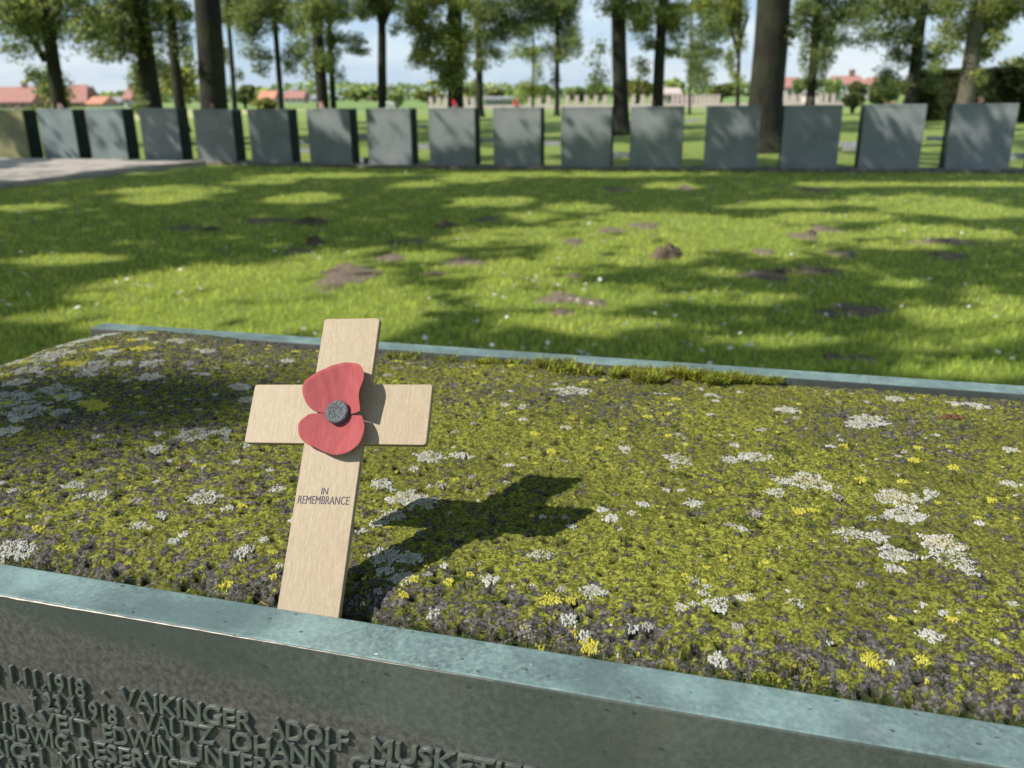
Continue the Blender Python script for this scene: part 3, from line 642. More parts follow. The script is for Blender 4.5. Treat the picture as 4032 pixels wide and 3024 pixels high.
# molehills
for i, (x, y, rx, hh, lab) in enumerate([(1440, 558, 36, .15, 'largest brown molehill, alone in the sunny middle of the lawn'), (668, 487, 36, .10, 'wide brown molehill on the shaded grass, left of centre'), (680, 530, 24, .11, 'small brown molehill in front of the wide one, left of centre'),
        (965, 494, 26, .085, 'small dark molehill in the middle of the lawn, above the cross'), (1695, 588, 26, .05, 'low flattened molehill right of the largest one'), (457, 497, 26, .05, 'low dark molehill on the far left of the lawn'), (1750, 508, 18, .06, 'low crumbly molehill in the sunny grass on the right')]):
    P, rxm, _ = px_frame(x, y, rx, 5); nr_, na = 14, 36; vs = []
    for r_i in range(nr_+1):
        t = r_i/nr_
        for k in range(na):
            a = 2*pi*k/na; w_ = 1+.2*sin(2*a+i*2)+.1*sin(5*a+i); hx = .62*hh*(max(1-t**2.2, 0)**.9)*(1+.2*t*sin(a*2+i)); cl = (float(fbm(np.array(t*cos(a)*5+i*7.0), np.array(t*sin(a)*5.0+3), 3, 3))-.5)*.75*hh*(1-t*.7)
            vs.append((rxm*w_*t*cos(a), rxm*.85*w_*t*sin(a), max(hx+cl+random.uniform(-.006, .006), -.01)-.01*(t > .97)))
    fs = [(a1*na+k, a1*na+(k+1) % na, (a1+1)*na+(k+1) % na, (a1+1)*na+k) for a1 in range(nr_) for k in range(na)]
    o = np_mesh('molehill', np.array(vs), np.array(fs), M_SOILM, smooth=False); o.location = (P[0], P[1], float(lawn_z(P[0], P[1]))); tag(o, lab, 'molehill', 'molehills on the lawn')
# grass blades
def blades(n, y0, y1, xr, hgt, wid, seed):
    r_ = np.random.default_rng(seed); yy = y0*(y1/y0)**r_.uniform(0, 1, n); xx = r_.uniform(-1, 1, n)*(xr*yy+.6)
    s_, b_ = (np.c_[xx, yy]-N0[:2])@AL[:2], (np.c_[xx, yy]-N0[:2])@BK[:2]
    pm = patch_mask(xx, yy); dd = fbm(xx*5, yy*5, 3, 31)
    ok = ~((b_ < BD+.03)) & (r_.uniform(0, 1, n) > pm*.93) & ~((xx < -6.2) & (yy > 13.3+(xx+8)*1.8)) & (yy < 16.9-.216*(xx-.6)-.1+.0*xx)
    xx, yy, dd = xx[ok], yy[ok], dd[ok]; n = len(xx); sc = 1+.10*yy
    h = r_.uniform(*hgt, n)*(0.6+.9*dd); w_ = r_.uniform(*wid, n)*sc; az = r_.uniform(0, 2*pi, n); ln = r_.uniform(.1, .9, n)*h
    p0 = np.c_[xx, yy, lawn_z(xx, yy)-.003]; sd = np.c_[np.cos(az+1.57), np.sin(az+1.57), np.zeros(n)]*w_[:, None]; dr = np.c_[np.cos(az), np.sin(az), np.zeros(n)]
    p1 = p0+dr*(ln*.35)[:, None]+np.array([0, 0, 1])*(h*.65)[:, None]; p2 = p0+dr*ln[:, None]+np.array([0, 0, 1])*h[:, None]
    Vv = np.stack([p0-sd, p0+sd, p1+sd*.7, p1-sd*.7, p2], 1).reshape(-1, 3); b0 = (np.arange(n)*5)[:, None]
    g = fbm(xx*1.3, yy*1.3, 3, 61); base_ = np.array([.25, .34, .06])*(1-g)[:, None]*1.25+np.array([.41, .45, .10])*g[:, None]*1.2
    c_ = base_*r_.uniform(.65, 1.35, (n, 1)); dry = r_.uniform(0, 1, n) < .05; c_[dry] = (.26, .23, .10)
    return Vv, [b0+np.array([[0, 1, 2, 3]]), b0+np.array([[3, 2, 4]])], np.repeat(c_, 5, 0)
Vv, ff, cc = blades(300000, 1.6, 18.5, .68, (.016, .042), (.0012, .0022), 3)
tag(np_mesh('grass', Vv, ff, M_BLADE, cols=cc), 'short mown grass with clover over the lawn', 'grass', kind='stuff')
# daisies
r_ = np.random.default_rng(9); nD = 2600; yy = 2.2*(18/2.2)**r_.uniform(0, 1, nD); xx = r_.uniform(-1, 1, nD)*(.66*yy+.4); clus = fbm(xx*.9, yy*.9, 2, 44)
ok = (r_.uniform(0, 1, nD) < sst(.36, .66, clus)) & ((np.c_[xx, yy]-N0[:2])@BK[:2] > .45) & ~((xx < -6) & (yy > 13)) & (yy < 16.4-.216*(xx-.6)); xx, yy = xx[ok], yy[ok]
dv = []; dfq = []; dmi = []; nb0 = 0
for x, y in zip(xx, yy):
    z = float(lawn_z(x, y))+random.uniform(.04, .06); R_ = random.uniform(.010, .0165); tx, ty = random.gauss(0, .35)-.2, random.gauss(0, .35)-.25; vs = [(x, y, z-.001)]
    for k in range(20):
        a = 2*pi*k/20; rr = R_*(1 if k % 2 else .72); px, py = rr*cos(a), rr*sin(a); vs.append((x+px, y+py, z+px*tx+py*ty+.001))
    for k in range(6):
        a = 2*pi*k/6; px, py = R_*.28*cos(a), R_*.28*sin(a); vs.append((x+px, y+py, z+px*tx+py*ty+.003))
    dv += vs; dfq += [(nb0, nb0+1+k, nb0+1+(k+1) % 20) for k in range(20)]; dmi += [0]*20
    dfq += [(nb0+21, nb0+21+k, nb0+22+k) for k in range(1, 5)]; dmi += [1]*4; nb0 += len(vs)
tag(np_mesh('daisies', np.array(dv), np.array(dfq), [M_WHITE, M_YEL], midx=dmi), 'small white daisies scattered through the grass', 'daisies', kind='stuff')
# terrace at left (paved, one step up) and kerb under the far blocks
def prism(name, pts, z0, z1, mat, kind='structure'):
    n = len(pts); vs = [(x, y, z0) for x, y in pts]+[(x, y, z1) for x, y in pts]
    me = bpy.data.meshes.new(name); me.from_pydata(vs, [], [tuple(range(n))[::-1], tuple(range(n, 2*n))]+[(i, (i+1) % n, (i+1) % n+n, i+n) for i in range(n)]); me.materials.append(mat)
    o = bpy.data.objects.new(name, me); COL.objects.link(o); b = o.modifiers.new('b', 'BEVEL'); b.width = .012; b.segments = 2; return tag(o, kind=kind)
prism('terrace', [(-14, 9.6), (-9.2, 12.35), (-7.98, 13.52), (-7.45, 15.3), (-7.26, 16.45), (-6.5, 17.75), (-6.32, 18.15), (-14, 20.6)], -.05, .10, M_PAVE)
RW = radians(12.8)
S_BL = [(None, None), (None, None), (None, None), (None, None), (-6.63, 18.62), (-5.33, 18.08), (-4.02, 17.62), (-2.78, 17.22), (-1.53, 16.82), (-.30, 16.5), (.95, 16.16), (2.18, 15.88), (3.47, 15.6), (4.76, 15.33), (6.04, 15.08), (7.40, 14.78)]
S_BL[0:4] = [(-11.72, 20.02), (-10.46, 19.70), (-9.24, 19.38), (-7.93, 19.02)]
S_BL.append((8.72, 14.5))
WID = [.92]*4+[.9, .9, .9, .9, .9, .9, .92, .93, .92, .95, .98, .99, .97]
kb = [(x-.25*0, y-.16) for x, y in [(-6.55, 18.62), (-5.3, 18.1), (-4.0, 17.62), (-2.8, 17.22), (-1.5, 16.82), (-.3, 16.48), (.95, 16.13), (2.18, 15.86), (3.46, 15.58), (4.76, 15.31), (6.04, 15.04), (7.4, 14.74), (8.7, 14.46), (11, 13.96)]]
prism('kerb', kb+[(x+.13, y+.56) for x, y in kb[::-1]], -.05, .055, M_CURB)

# ================================================================== FAR MEMORIAL BLOCKS
def make_block(wd, matp):
    e = empty('memorial_block'); D_ = .40
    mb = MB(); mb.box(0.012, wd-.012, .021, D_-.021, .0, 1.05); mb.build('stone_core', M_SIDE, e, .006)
    mb = MB(); mb.box(0, wd, 0, .02, .01, 1.07); mb.box(.0, wd, -.004, -.0005, .01, .045); mb.box(0, wd, -.004, -.0005, 1.04, 1.07); mb.box(0, .028, -.004, -.0005, .047, 1.038); mb.box(wd-.028, wd, -.004, -.0005, .047, 1.038)
    mb.build('bronze_plate', matp, e, .002)
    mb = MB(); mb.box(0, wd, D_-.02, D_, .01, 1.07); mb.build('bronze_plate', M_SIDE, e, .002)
    mb = MB(); mb.box(.0, wd, .0, .02, 1.0705, 1.078); mb.build('top_rim', M_RIMF, e, .001); return e
proto = {}
def dup(o, parent=None):
    c_ = o.copy(); COL.objects.link(c_); c_.parent = parent
    if parent is not None: c_.matrix_parent_inverse = o.matrix_parent_inverse.copy()
    for ch in o.children: dup(ch, c_)
    return c_
ordn = ['leftmost', 'second', 'third', 'fourth', 'fifth', 'sixth', 'seventh', 'eighth', 'ninth', 'tenth', 'eleventh', 'twelfth', 'thirteenth', 'fourteenth', 'fifteenth', 'sixteenth', 'rightmost']
desc = ['yellowish lichen-tinted plate above the paved terrace', 'blue-green plate above the terrace', 'blue-green plate above the terrace', 'grey plate above the end of the terrace', 'dark grey plate below the big left trunk', 'grey plate', 'grey plate with small cross on top', 'pale sunlit grey plate with white flowers on top', 'grey plate with red poppy on top', 'grey plate with red poppy on top', 'dark plate left of a trunk', 'pale grey plate with small poppy cross on top', 'grey plate left of the thickest trunk', 'grey plate right of the thickest trunk', 'dark plate with wreath bits on top', 'dark wide plate in front of the hedge', 'grey plate cut by the right edge of the view']
SB = []
for i, (x, y) in enumerate(S_BL):
    mt = M_PLATE_Y if i == 0 else (M_PLATE_T if i in (1, 2) else M_PLATE)
    yw = RW if i > 7 else RW+radians(.9*(8-i)*.35)
    b_ = make_block(WID[i], mt); b_.location = (x, y, .03 if i > 3 else .06); b_.rotation_euler = (0, 0, -yw)
    o_ = ordn[i]; lab = (f'{o_} distant block in the row, ' if o_ in ('leftmost', 'rightmost') else f'{o_} distant block from the left, ')+desc[i]
    tag(b_, lab, 'memorial block', 'distant memorial blocks in a row behind the lawn'); SB.append(b_)
# remembrance crosses and flowers on top of distant blocks
def mini(i, s, kindx, lab, scale=1.0, lean=.25):
    P = SB[i].location; a = -SB[i].rotation_euler[2]; x = P.x+s*cos(a)+.03*sin(a); y = P.y-s*sin(a)+.03*cos(a); z = P.z+1.078
    c_ = dup(cross); c_.matrix_world = Matrix.Translation((x, y, z-.0 + .003)) @ Matrix.Rotation(-a, 4, 'Z') @ Matrix.Rotation(pi/2-lean, 4, 'X') @ Matrix.Rotation(random.uniform(-.12, .12), 4, 'Z') @ Matrix.Scale(scale, 4)
    tag(c_, lab, 'remembrance cross', 'small poppy crosses on the distant blocks'); return c_
mini(6, .32, 'c', 'tiny poppy cross on top of the seventh distant block', .85)
mini(11, .38, 'c', 'tiny poppy cross on top of the twelfth distant block, in front of a trunk', .8)
mini(13, .42, 'c', 'tiny poppy cross on top of the fourteenth distant block', .95)
mini(15, .40, 'c', 'tiny poppy cross on top of the sixteenth distant block, in front of the hedge', 1.0)
mini(4, .42, 'c', 'tiny poppy cross on top of the fifth distant block, in front of the big trunk', .8)
mini(1, .55, 'c', 'tiny poppy cross on top of the second distant block, near the ivied trunk', .9)
def flowers(i, s, lab, cols, n=14, R=.07, zz=0.0):
    P = SB[i].location; a = -SB[i].rotation_euler[2]; x = P.x+s*cos(a)+.05*sin(a); y = P.y-s*sin(a)+.05*cos(a); z = P.z+1.052
    e = empty('flower_bunch', (x, y, z)); tag(e, lab, 'flowers', 'flowers laid on the distant blocks')
    for nm, mt, cnt in cols:
        mb = MB()
        for _ in range(cnt):
            px, py, pz = random.uniform(-R, R), random.uniform(-.03, .03), random.uniform(.02, .075+zz); rr = random.uniform(.018, .034); vs = []; 
            for k in range(10):
                aa = 2*pi*k/10; r2 = rr*(1 if k % 2 else .6); vs.append((px+r2*cos(aa), py+random.uniform(-.004, .004), pz+r2*sin(aa)))
            vs += [(px, py-.008, pz), (px, py+.006, pz)]
            mb.add(vs, [(k, (k+1) % 10, 10) for k in range(10)]+[((k+1) % 10, k, 11) for k in range(10)])
        mb.build(nm, mt, e)
M_PINK = simple('pink_petal', (.55, .22, .22), (.75, .40, .38), 60, .7); M_GREENP = simple('leaf_stem', (.04, .08, .02), (.09, .14, .04), 30, .8)
flowers(7, .50, 'small bunch of white flowers on top of the eighth distant block', [('blossoms', M_WHITE, 26), ('leaves', M_GREENP, 5)], R=.09, zz=.06)
M_REDF = simple('bright_red_petal', (.55, .02, .04), (.75, .04, .06), 60, .7); M_CREAM = simple('cream_petal', (.6, .5, .4), (.8, .7, .6), 60, .7)
flowers(8, .50, 'bright red poppies on top of the ninth distant block', [('blossoms', M_REDF, 16), ('leaves', M_CREAM, 3)], R=.045, zz=.09)
flowers(9, .42, 'bright red poppies on top of the tenth distant block', [('blossoms', M_REDF, 13), ('leaves', M_CREAM, 3)], R=.04, zz=.08)
flowers(6, .30, 'pink and white flowers on top of the seventh distant block', [('blossoms', M_PINK, 10), ('white_blossoms', M_CREAM, 9)], R=.05, zz=.06)
flowers(4, .42, 'pinkish flowers on top of the fifth distant block', [('blossoms', M_PINK, 8), ('leaves', M_GREENP, 3)], R=.04, zz=.04)
flowers(13, .40, 'pink flowers on top of the fourteenth distant block', [('blossoms', M_PINK, 11), ('leaves', M_CREAM, 4)], R=.05, zz=.06)
flowers(15, .42, 'pink flowers on top of the sixteenth distant block', [('blossoms', M_PINK, 8), ('leaves', M_GREENP, 3)], R=.04, zz=.07)
flowers(1, .60, 'pink and cream flowers on top of the second distant block', [('blossoms', M_PINK, 6), ('white_blossoms', M_CREAM, 6)], R=.05, zz=.05)
flowers(0, .75, 'pinkish white flowers on top of the leftmost distant block', [('blossoms', M_PINK, 7), ('leaves', M_GREENP, 4)], R=.05)
flowers(14, .42, 'dried pink wreath on top of the fifteenth distant block', [('blossoms', M_PINK, 9), ('leaves', M_GREENP, 10)], R=.13)

# ================================================================== FLAT GRAVE STONES behind the row
wheres = ['seen in the gap right of the tenth block', 'nearest one, in the gap right of the eleventh block', 'upper one in the gap right of the fourteenth block', 'middle one in the gap right of the fourteenth block', 'nearest one in the gap right of the fourteenth block', 'far one in the gap right of the twelfth block', 'right of the fifteenth block, nearer one', 'right of the fifteenth block, far one', 'at the right edge of the view', 'in the gap right of the seventh block, far one', 'in the gap right of the seventh block, nearest one', 'in the gap right of the eighth block, far one', 'in the gap right of the eighth block, near one', 'in the gap right of the ninth block, near one', 'in the gap left of the seventh block, near one', 'in the gap left of the seventh block, far one', 'in the gap right of the twelfth block, leaning row']
for (u, v), wr in zip([(2173,573),(2430,618),(3230,555),(3350,575),(3365,592),(2740,475),(3690,552),(3655,475),(4015,625),(1420,545),(1430,640),(1655,500),(1660,585),(1910,560),(1200,566),(1195,600),(2720,480)], wheres):
    P = on_z(u, v); mb = MB(); mb.box(-.28, .28, -.2, .2, -.02, .11); o = mb.build('grave_stone', M_GRAVE, None, .012); o.location = P; o.rotation_euler = (radians(-4), 0, -RW)
    tag(o, 'flat grey grave stone, '+wr, 'grave stone', 'flat grave stones in the far lawn')

# ================================================================== TREES
LEAFCOL = np.array([[.095, .14, .065], [.145, .19, .08], [.22, .25, .10], [.06, .09, .05]])
def leaf_mesh(name, P, size, parent, seed=0, cols=LEAFCOL, mat=None, flat=.5):
    r_ = np.random.default_rng(seed); n = len(P)
    nrm = r_.normal(0, 1, (n, 3)); nrm[:, 2] = np.abs(nrm[:, 2])+flat; nrm /= np.linalg.norm(nrm, axis=1)[:, None]
    a = np.cross(nrm, r_.normal(0, 1, (n, 3))); a /= np.linalg.norm(a, axis=1)[:, None]; b = np.cross(nrm, a)
    L_ = (size*r_.uniform(.6, 1.3, n))[:, None]; W_ = L_*r_.uniform(.5, .75, (n, 1))
    Vv = np.stack([P-a*L_*.5, P+b*W_*.5-a*L_*.08, P+a*L_*.5+nrm*L_*.08, P-b*W_*.5+a*L_*.02], 1).reshape(-1, 3)
    c_ = cols[r_.integers(0, len(cols), n)]*r_.uniform(.7, 1.35, (n, 1))
    return np_mesh(name, Vv, (np.arange(n)*4)[:, None]+np.array([[0, 1, 2, 3]]), mat or M_LEAF, parent, cols=np.repeat(c_, 4, 0))
def ball(n, r_, rad):
    d = r_.normal(0, 1, (n, 3)); d /= np.linalg.norm(d, axis=1)[:, None]; return d*(r_.uniform(0, 1, n)**.45)[:, None]*np.asarray(rad)
# src x at v~430 and at v=0, width src px, distance, name, label
TR = [
 (235, 175, 50, 26, 'oak_tree', 'tree at far left with ivy round its foot and a long limb to the left'),
 (605, 547, 66, 30, 'oak_tree', 'thick leaning trunk left of the two slimmer trunks at left'),
 (711, 662, 40, 38, 'oak_tree', 'slim trunk between the two thick trunks at left'),
 (848, 812, 100, 24, 'oak_tree', 'thickest bare trunk on the left, behind the fifth block'),
 (926, 895, 19, 48, 'ash_tree', 'very thin trunk just right of the thickest left trunk'),
 (1108, 1078, 22, 46, 'ash_tree', 'slim dark trunk behind the sixth block'),
 (1271, 1242, 46, 36, 'oak_tree', 'medium trunk with a thinner one close on its right'),
 (1314, 1292, 22, 50, 'ash_tree', 'thin trunk close right of the medium trunk behind the seventh block'),
 (1508, 1503, 34, 42, 'oak_tree', 'slim straight trunk forking near the top, behind the eighth block'),
 (1796, 1788, 60, 34, 'oak_tree', 'thick trunk with dense leaves behind the ninth block'),
 (1890, 1880, 27, 60, 'oak_tree', 'leafy trunk right of the thick central one'),
 (2098, 2103, 9, 75, 'ash_tree', 'thinnest sapling trunk behind the tenth block'),
 (2193, 2196, 17, 60, 'ash_tree', 'thin dark leafy tree left of the eleventh block'),
 (2442, 2430, 58, 30.3, 'oak_tree', 'straight bare trunk just right of the eleventh block'),
 (2588, 2610, 43, 36, 'oak_tree', 'trunk behind the twelfth block with bright foliage'),
 (2714, 2726, 9, 60, 'ash_tree', 'thin leafy sapling behind the gap left of the thirteenth block'),
 (2902, 2908, 15, 52, 'ash_tree', 'thin forked tree left of the giant trunk'),
 (3015, 3045, 128, 20.6, 'oak_tree', 'giant dark trunk right of centre, nearest of all trees'),
 (3187, 3222, 34, 42, 'oak_tree', 'trunk with a sunlit scar behind the fourteenth block'),
 (3580, 3636, 42, 36, 'oak_tree', 'leaning dark trunk behind the fifteenth block'),
 (3795, 3862, 60, 30, 'plane_tree', 'pale sun-dappled trunk in front of the hedge'),
]
blobs = [ # x,y,rx,ry (2212 px picture), tree index, density
 (100,50,95,60,0,1.0),(30,40,60,40,0,.8),(30,110,45,16,0,.7),(110,190,42,45,0,1.6),(190,60,45,45,0,.7),(95,250,22,22,0,1.0),(130,225,20,25,0,1.2),(75,165,20,20,0,.8),
 (245,50,60,50,1,1.0),(270,105,50,28,1,1.1),(290,60,40,60,1,1.0),(300,175,22,45,1,.9),(345,140,18,40,1,.7),(305,235,16,25,1,1.0),(215,110,28,22,1,.5),(340,60,22,60,1,.7),
 (395,70,24,60,2,.6),(400,20,30,25,2,1.0),(345,30,20,30,2,.9),
 (410,130,16,20,3,.5),(500,30,24,40,4,1.0),(490,120,12,30,4,.5),(520,160,14,14,4,.4),
 (545,55,50,48,5,1.0),(575,20,60,25,5,1.0),(640,50,45,28,5,.8),(560,115,36,22,5,.7),(640,115,44,30,5,.7),(565,150,20,18,5,.6),(625,150,18,18,5,.5),
 (690,30,45,40,6,1.1),(700,130,28,30,6,.6),(675,150,28,24,6,.5),(655,85,30,24,6,.6),(740,20,30,24,7,.9),(745,85,50,18,7,.9),(765,110,42,14,7,.7),(715,110,20,50,7,.9),(735,160,18,16,7,.4),
 (830,12,50,16,8,.9),(800,30,30,14,8,.5),(850,60,16,16,8,.5),
 (900,35,48,38,9,1.1),(945,75,55,45,9,1.2),(930,130,42,34,9,.9),(910,110,24,32,9,.8),(985,90,45,60,9,1.2),(985,165,28,40,9,.9),(960,170,28,22,9,.8),
 (1060,30,60,36,10,1.2),(1050,85,50,36,10,1.1),(1090,60,30,30,10,1.0),(1035,135,26,22,10,.9),(1075,120,24,18,10,.5),(1025,190,12,20,10,.6),
 (1140,115,46,22,11,.8),(1150,185,28,24,11,.9),(1125,215,20,14,11,.6),(1160,150,14,14,11,.5),
 (1165,25,60,40,12,1.2),(1225,50,42,46,12,1.1),(1205,110,38,30,12,.9),(1130,60,40,40,12,1.1),(1240,95,24,28,12,.7),(1195,170,16,22,12,.5),
 (1290,170,30,34,13,.28),(1280,130,14,14,13,.35),(1300,100,16,22,13,.3),(1340,12,30,16,13,.6),
 (1390,45,36,44,14,1.3),(1360,20,22,22,14,1.0),(1400,95,24,18,14,.9),(1385,145,20,28,14,.5),(1460,55,40,45,14,1.2),(1440,110,26,16,14,.8),
 (1530,50,60,50,15,1.3),(1500,110,45,24,15,1.0),(1515,165,30,40,15,1.2),(1495,150,16,50,15,.8),(1545,115,26,16,15,.7),
 (1585,45,30,50,16,1.0),(1580,130,22,26,16,.6),(1600,90,14,30,16,.6),(1590,165,16,20,16,.5),
 (1712,60,14,40,17,.8),
 (1780,60,42,55,18,1.2),(1740,40,26,40,18,.8),(1850,35,60,32,18,1.2),(1775,130,24,40,18,.9),(1740,120,14,30,18,.5),(1820,85,40,14,18,.8),(1740,165,14,24,18,.8),(1765,185,18,16,18,.9),
 (1945,30,50,30,19,1.1),(1900,80,46,26,19,1.2),(1935,115,44,24,19,.8),(1960,75,30,30,19,.9),(1915,165,30,22,19,.9),(1955,180,40,16,19,.9),(2000,120,40,40,19,.6),(2010,180,30,16,19,.9),(1900,195,40,10,19,.8),
 (2070,60,50,36,20,.9),(2130,50,44,45,20,1.2),(2040,100,30,26,20,.6),(2120,110,28,28,20,1.2),(2115,165,14,16,20,.8),(2150,90,24,16,20,.8),(2025,140,18,14,20,.5),(2165,15,34,26,20,1.0)]
tree_obj = []
rb = random.Random(5)
for xg in range(-60, 2290, 42):
    if 1605 < xg < 1715 or 430 < xg < 475 or 822 < xg < 875 or 1262 < xg < 1325 or 380 < xg < 440 and rb.random() < .5: continue
    for yg in (-30, 12):
        ti_ = min(range(len(TR)), key=lambda k: abs((TR[k][0]*.3+TR[k][1]*.7)/1.8228-xg)+(60 if TR[k][2] < 12 else 0)+rb.uniform(0, 30))
        blobs.append((xg+rb.uniform(-14, 14), yg+rb.uniform(-10, 14), rb.uniform(28, 46), rb.uniform(20, 36), ti_, rb.uniform(.45, 1.0)))
for ti, (xb, xt, wpx, Y0, nm, lab) in enumerate(TR):
    r_ = np.random.default_rng(100+ti); Pb = on_y(xb, 430, Y0); base = Vector((Pb[0], Y0, 0)); Pt = on_y(xt, 0, Y0)
    R = wpx/S/F*Y0*.96/2
    e = empty(nm, base); tag(e, lab, 'tree', 'trees behind the far blocks'); tree_obj.append(e)
    H = min(9+R*18, 16); dx = (Pt[0]-Pb[0])/(Pt[2]-Pb[2]) if abs(Pt[2]-Pb[2]) > .1 else 0
    dx = max(min(dx, .05), -.05)
    mb = MB(); zs = [-.15, .0, .15, .5, 1.2, 2.5, 4, 5.5, 7, H*.7, H*.85, H]; zs = sorted(set(z for z in zs if z <= H))
    rd = [R*(1.75 if z <= 0 else 1.4 if z < .3 else 1.15 if z < .8 else 1.02)*max(.12, 1-(max(z-1.5, 0)/H)**1.3*.85) for z in zs]
    pts = [(dx*(z-1)+.06*R*sin(z*1.3+ti), .05*R*cos(z+ti), z) for z in zs]
    mb.tube(pts, rd, 16)
    limb = []
    if True:
        zl_ = 1.3+.1*Y0+1.0
        for k in range(6):
            z0_ = zl_+k*max(H-zl_-1.5, 1)/6; a = r_.uniform(0, 2*pi); ln = (H-z0_)*.42+1.2; x0 = dx*(z0_-1); r0 = max(R*.34*(1-z0_/H)+.02, .025); pts = [(x0, 0, z0_)]
            for j in range(1, 5): t = j/4; pts.append((x0+cos(a)*ln*t, sin(a)*ln*t, z0_+ln*.55*t+.12*r_.normal()))
            mb.tube(pts, [r0*(1-.8*j/4) for j in range(5)], 7, False); limb.append(pts)
    if ti == 0:
        A1 = on_y(180, 240, Y0); A2 = on_y(110, 130, Y0); A3 = on_y(0, 20, Y0); A4 = on_y(-120, -60, Y0)
        mb.tube([Vector(p)-base for p in (A1, A2, A3, A4)], [.11, .08, .06, .04], 8)
    if ti == 8:
        for (uu, vv) in ((1440, -120), (1600, -110)):
            A1 = on_y(1505, 90, Y0); A2 = on_y(uu, vv, Y0); mb.tube([Vector(A1)-base, Vector((A1+A2)/2)-base+Vector((0, 0, .1)), Vector(A2)-base], [.2, .15, .12], 8)
    if ti == 16:
        for (uu, vv) in ((2870, 90), (2945, 60)):
            A1 = on_y(2905, 205, Y0); A2 = on_y(uu, vv, Y0); mb.tube([Vector(A1)-base, Vector(A2)-base], [.11, .07], 8)
    mb.build('trunk', M_BARK2 if nm == 'plane_tree' else M_BARK, e, smooth=True)
    # crown: hanging blobs seen in the photo + full crown higher up
    pts = []
    for bx_, by_, rx, ry, t_i, den in blobs:
        if t_i != ti: continue
        C_ = on_y(bx_*q, by_*q, Y0+r_.uniform(-1.0, 1.0)); sx = rx*q/S/F*Y0; sz = ry*q/S/F*Y0; sz = max(sz, .15)
        ncl = int(8+rx*ry/90); 
        area = pi*sx*sz; lsz = .062+.0015*Y0
        ntot = int(min(den, 1.0)**.7*4.6*area/(lsz*lsz*.35)); per = max(4, ntot//ncl)
        for _ in range(ncl):
            cc_ = C_+ball(1, r_, (sx*.85, min(sx, sz*2)*.8, sz*.85))[0]; pts.append(cc_+ball(per, r_, (sx*.36+.12, sx*.34+.12, sz*.34+.11)))
    blob_pts = np.concatenate(pts) if pts else np.zeros((0, 3))
    pts2 = []
    zc = max(5.0, H*.68); cr = 1.4+R*5.5; cr = min(cr, 4.6)
    for _ in range(int(50+cr*17)):
        c_ = np.array([base.x+dx*(zc-1), Y0, zc])+ball(1, r_, (cr, cr, H*.34))[0]
        if c_[2] < 1.3+Y0*.115+.5: continue
        rr = r_.uniform(.45, .95); pts2.append(c_+ball(int(58*rr*rr+16), r_, (rr, rr, rr*.6)))
    up_pts = np.concatenate(pts2) if pts2 else np.zeros((0, 3))
    allp = np.concatenate([blob_pts, up_pts])-np.array(base)
    sz_ = np.r_[np.full(len(blob_pts), (.062+.0015*Y0)), np.full(len(up_pts), .30)]
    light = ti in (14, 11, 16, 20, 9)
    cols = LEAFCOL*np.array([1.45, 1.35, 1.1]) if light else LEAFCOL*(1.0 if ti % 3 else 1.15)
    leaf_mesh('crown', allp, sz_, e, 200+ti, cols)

# --- trees standing outside the frame to the left, whose crowns throw the dappled shade
lit = [(300,360,160,6),(60,392,90,7),(150,376,120,5),(350,428,70,8),(60,450,70,6),(350,410,110,6),(660,427,60,8),(1020,388,60,6),(1070,440,80,7),(900,400,50,5),(1023,522,60,12),(1150,513,120,14),(440,600,130,22),(680,580,100,24),(570,625,160,18),(260,625,80,14),(530,690,240,30),(800,700,120,26),(880,655,100,26),(760,600,90,22),(1000,590,70,16),(1240,450,70,7),(1420,480,180,16),(1600,512,200,26),(1450,520,100,22),(1330,545,110,20),(1230,565,60,14),(1130,610,110,36),(1310,500,70,10),(2000,445,130,18),(2100,462,80,10),(2000,505,130,12),(1290,640,100,20),(1220,700,150,14),(1400,700,70,10),(1610,645,110,9),(1700,735,120,14),(1930,530,90,8),(2080,690,110,26),(2160,650,60,20),(2100,800,110,18),(1950,735,80,14),(1790,470,110,8),(1450,402,60,5),(1850,398,110,5),(1350,378,160,4),(700,380,140,4),(1100,377,120,4),(2100,398,100,5),(1150,470,60,8),(900,560,70,10),(320,660,120,12),(1560,590,60,8),(1700,440,120,7),(150,560,90,8),(120,680,60,10),(1950,610,60,7),(560,392,60,4)]
LE = [px_frame(*p) for p in lit]
shade_trees = [(-7.5, 1.2), (-13.5, 5.5), (-17.5, 11.5), (-6.5, -5.5), (-14, -2), (-20, 5), (1.5, -4.5), (-10.5, -9)]
r_ = np.random.default_rng(77); N = 210000
gx = r_.uniform(-15, 14, N); gy = r_.uniform(.2, 20.5, N)
litv = np.zeros(N); wob = (fbm(gx*2.2, gy*2.2, 3, 12)-.5)*.9
for P, rx, ry in LE:
    rx, ry = rx*1.22, ry*1.4
    d = np.hypot((gx-P[0])/rx, (gy-P[1])/np.maximum(ry, .10))+wob; litv = np.maximum(litv, 1-sst(.80, 1.45, d))
inframe = np.abs(gx) < .64*gy+.5
noise_l = sst(.56, .70, fbm(gx*1.1, gy*1.1, 3, 19))
litv = np.where(inframe, litv, noise_l)
zf = (gy-17.08)/.345; uf = gx-1.003*zf; onf = (zf > -.1) & (zf < 1.65)
# speckle of small holes everywhere in the shade
litv = np.maximum(litv, .4*sst(.66, .76, fbm(gx*4.2, gy*3.2, 2, 29)))
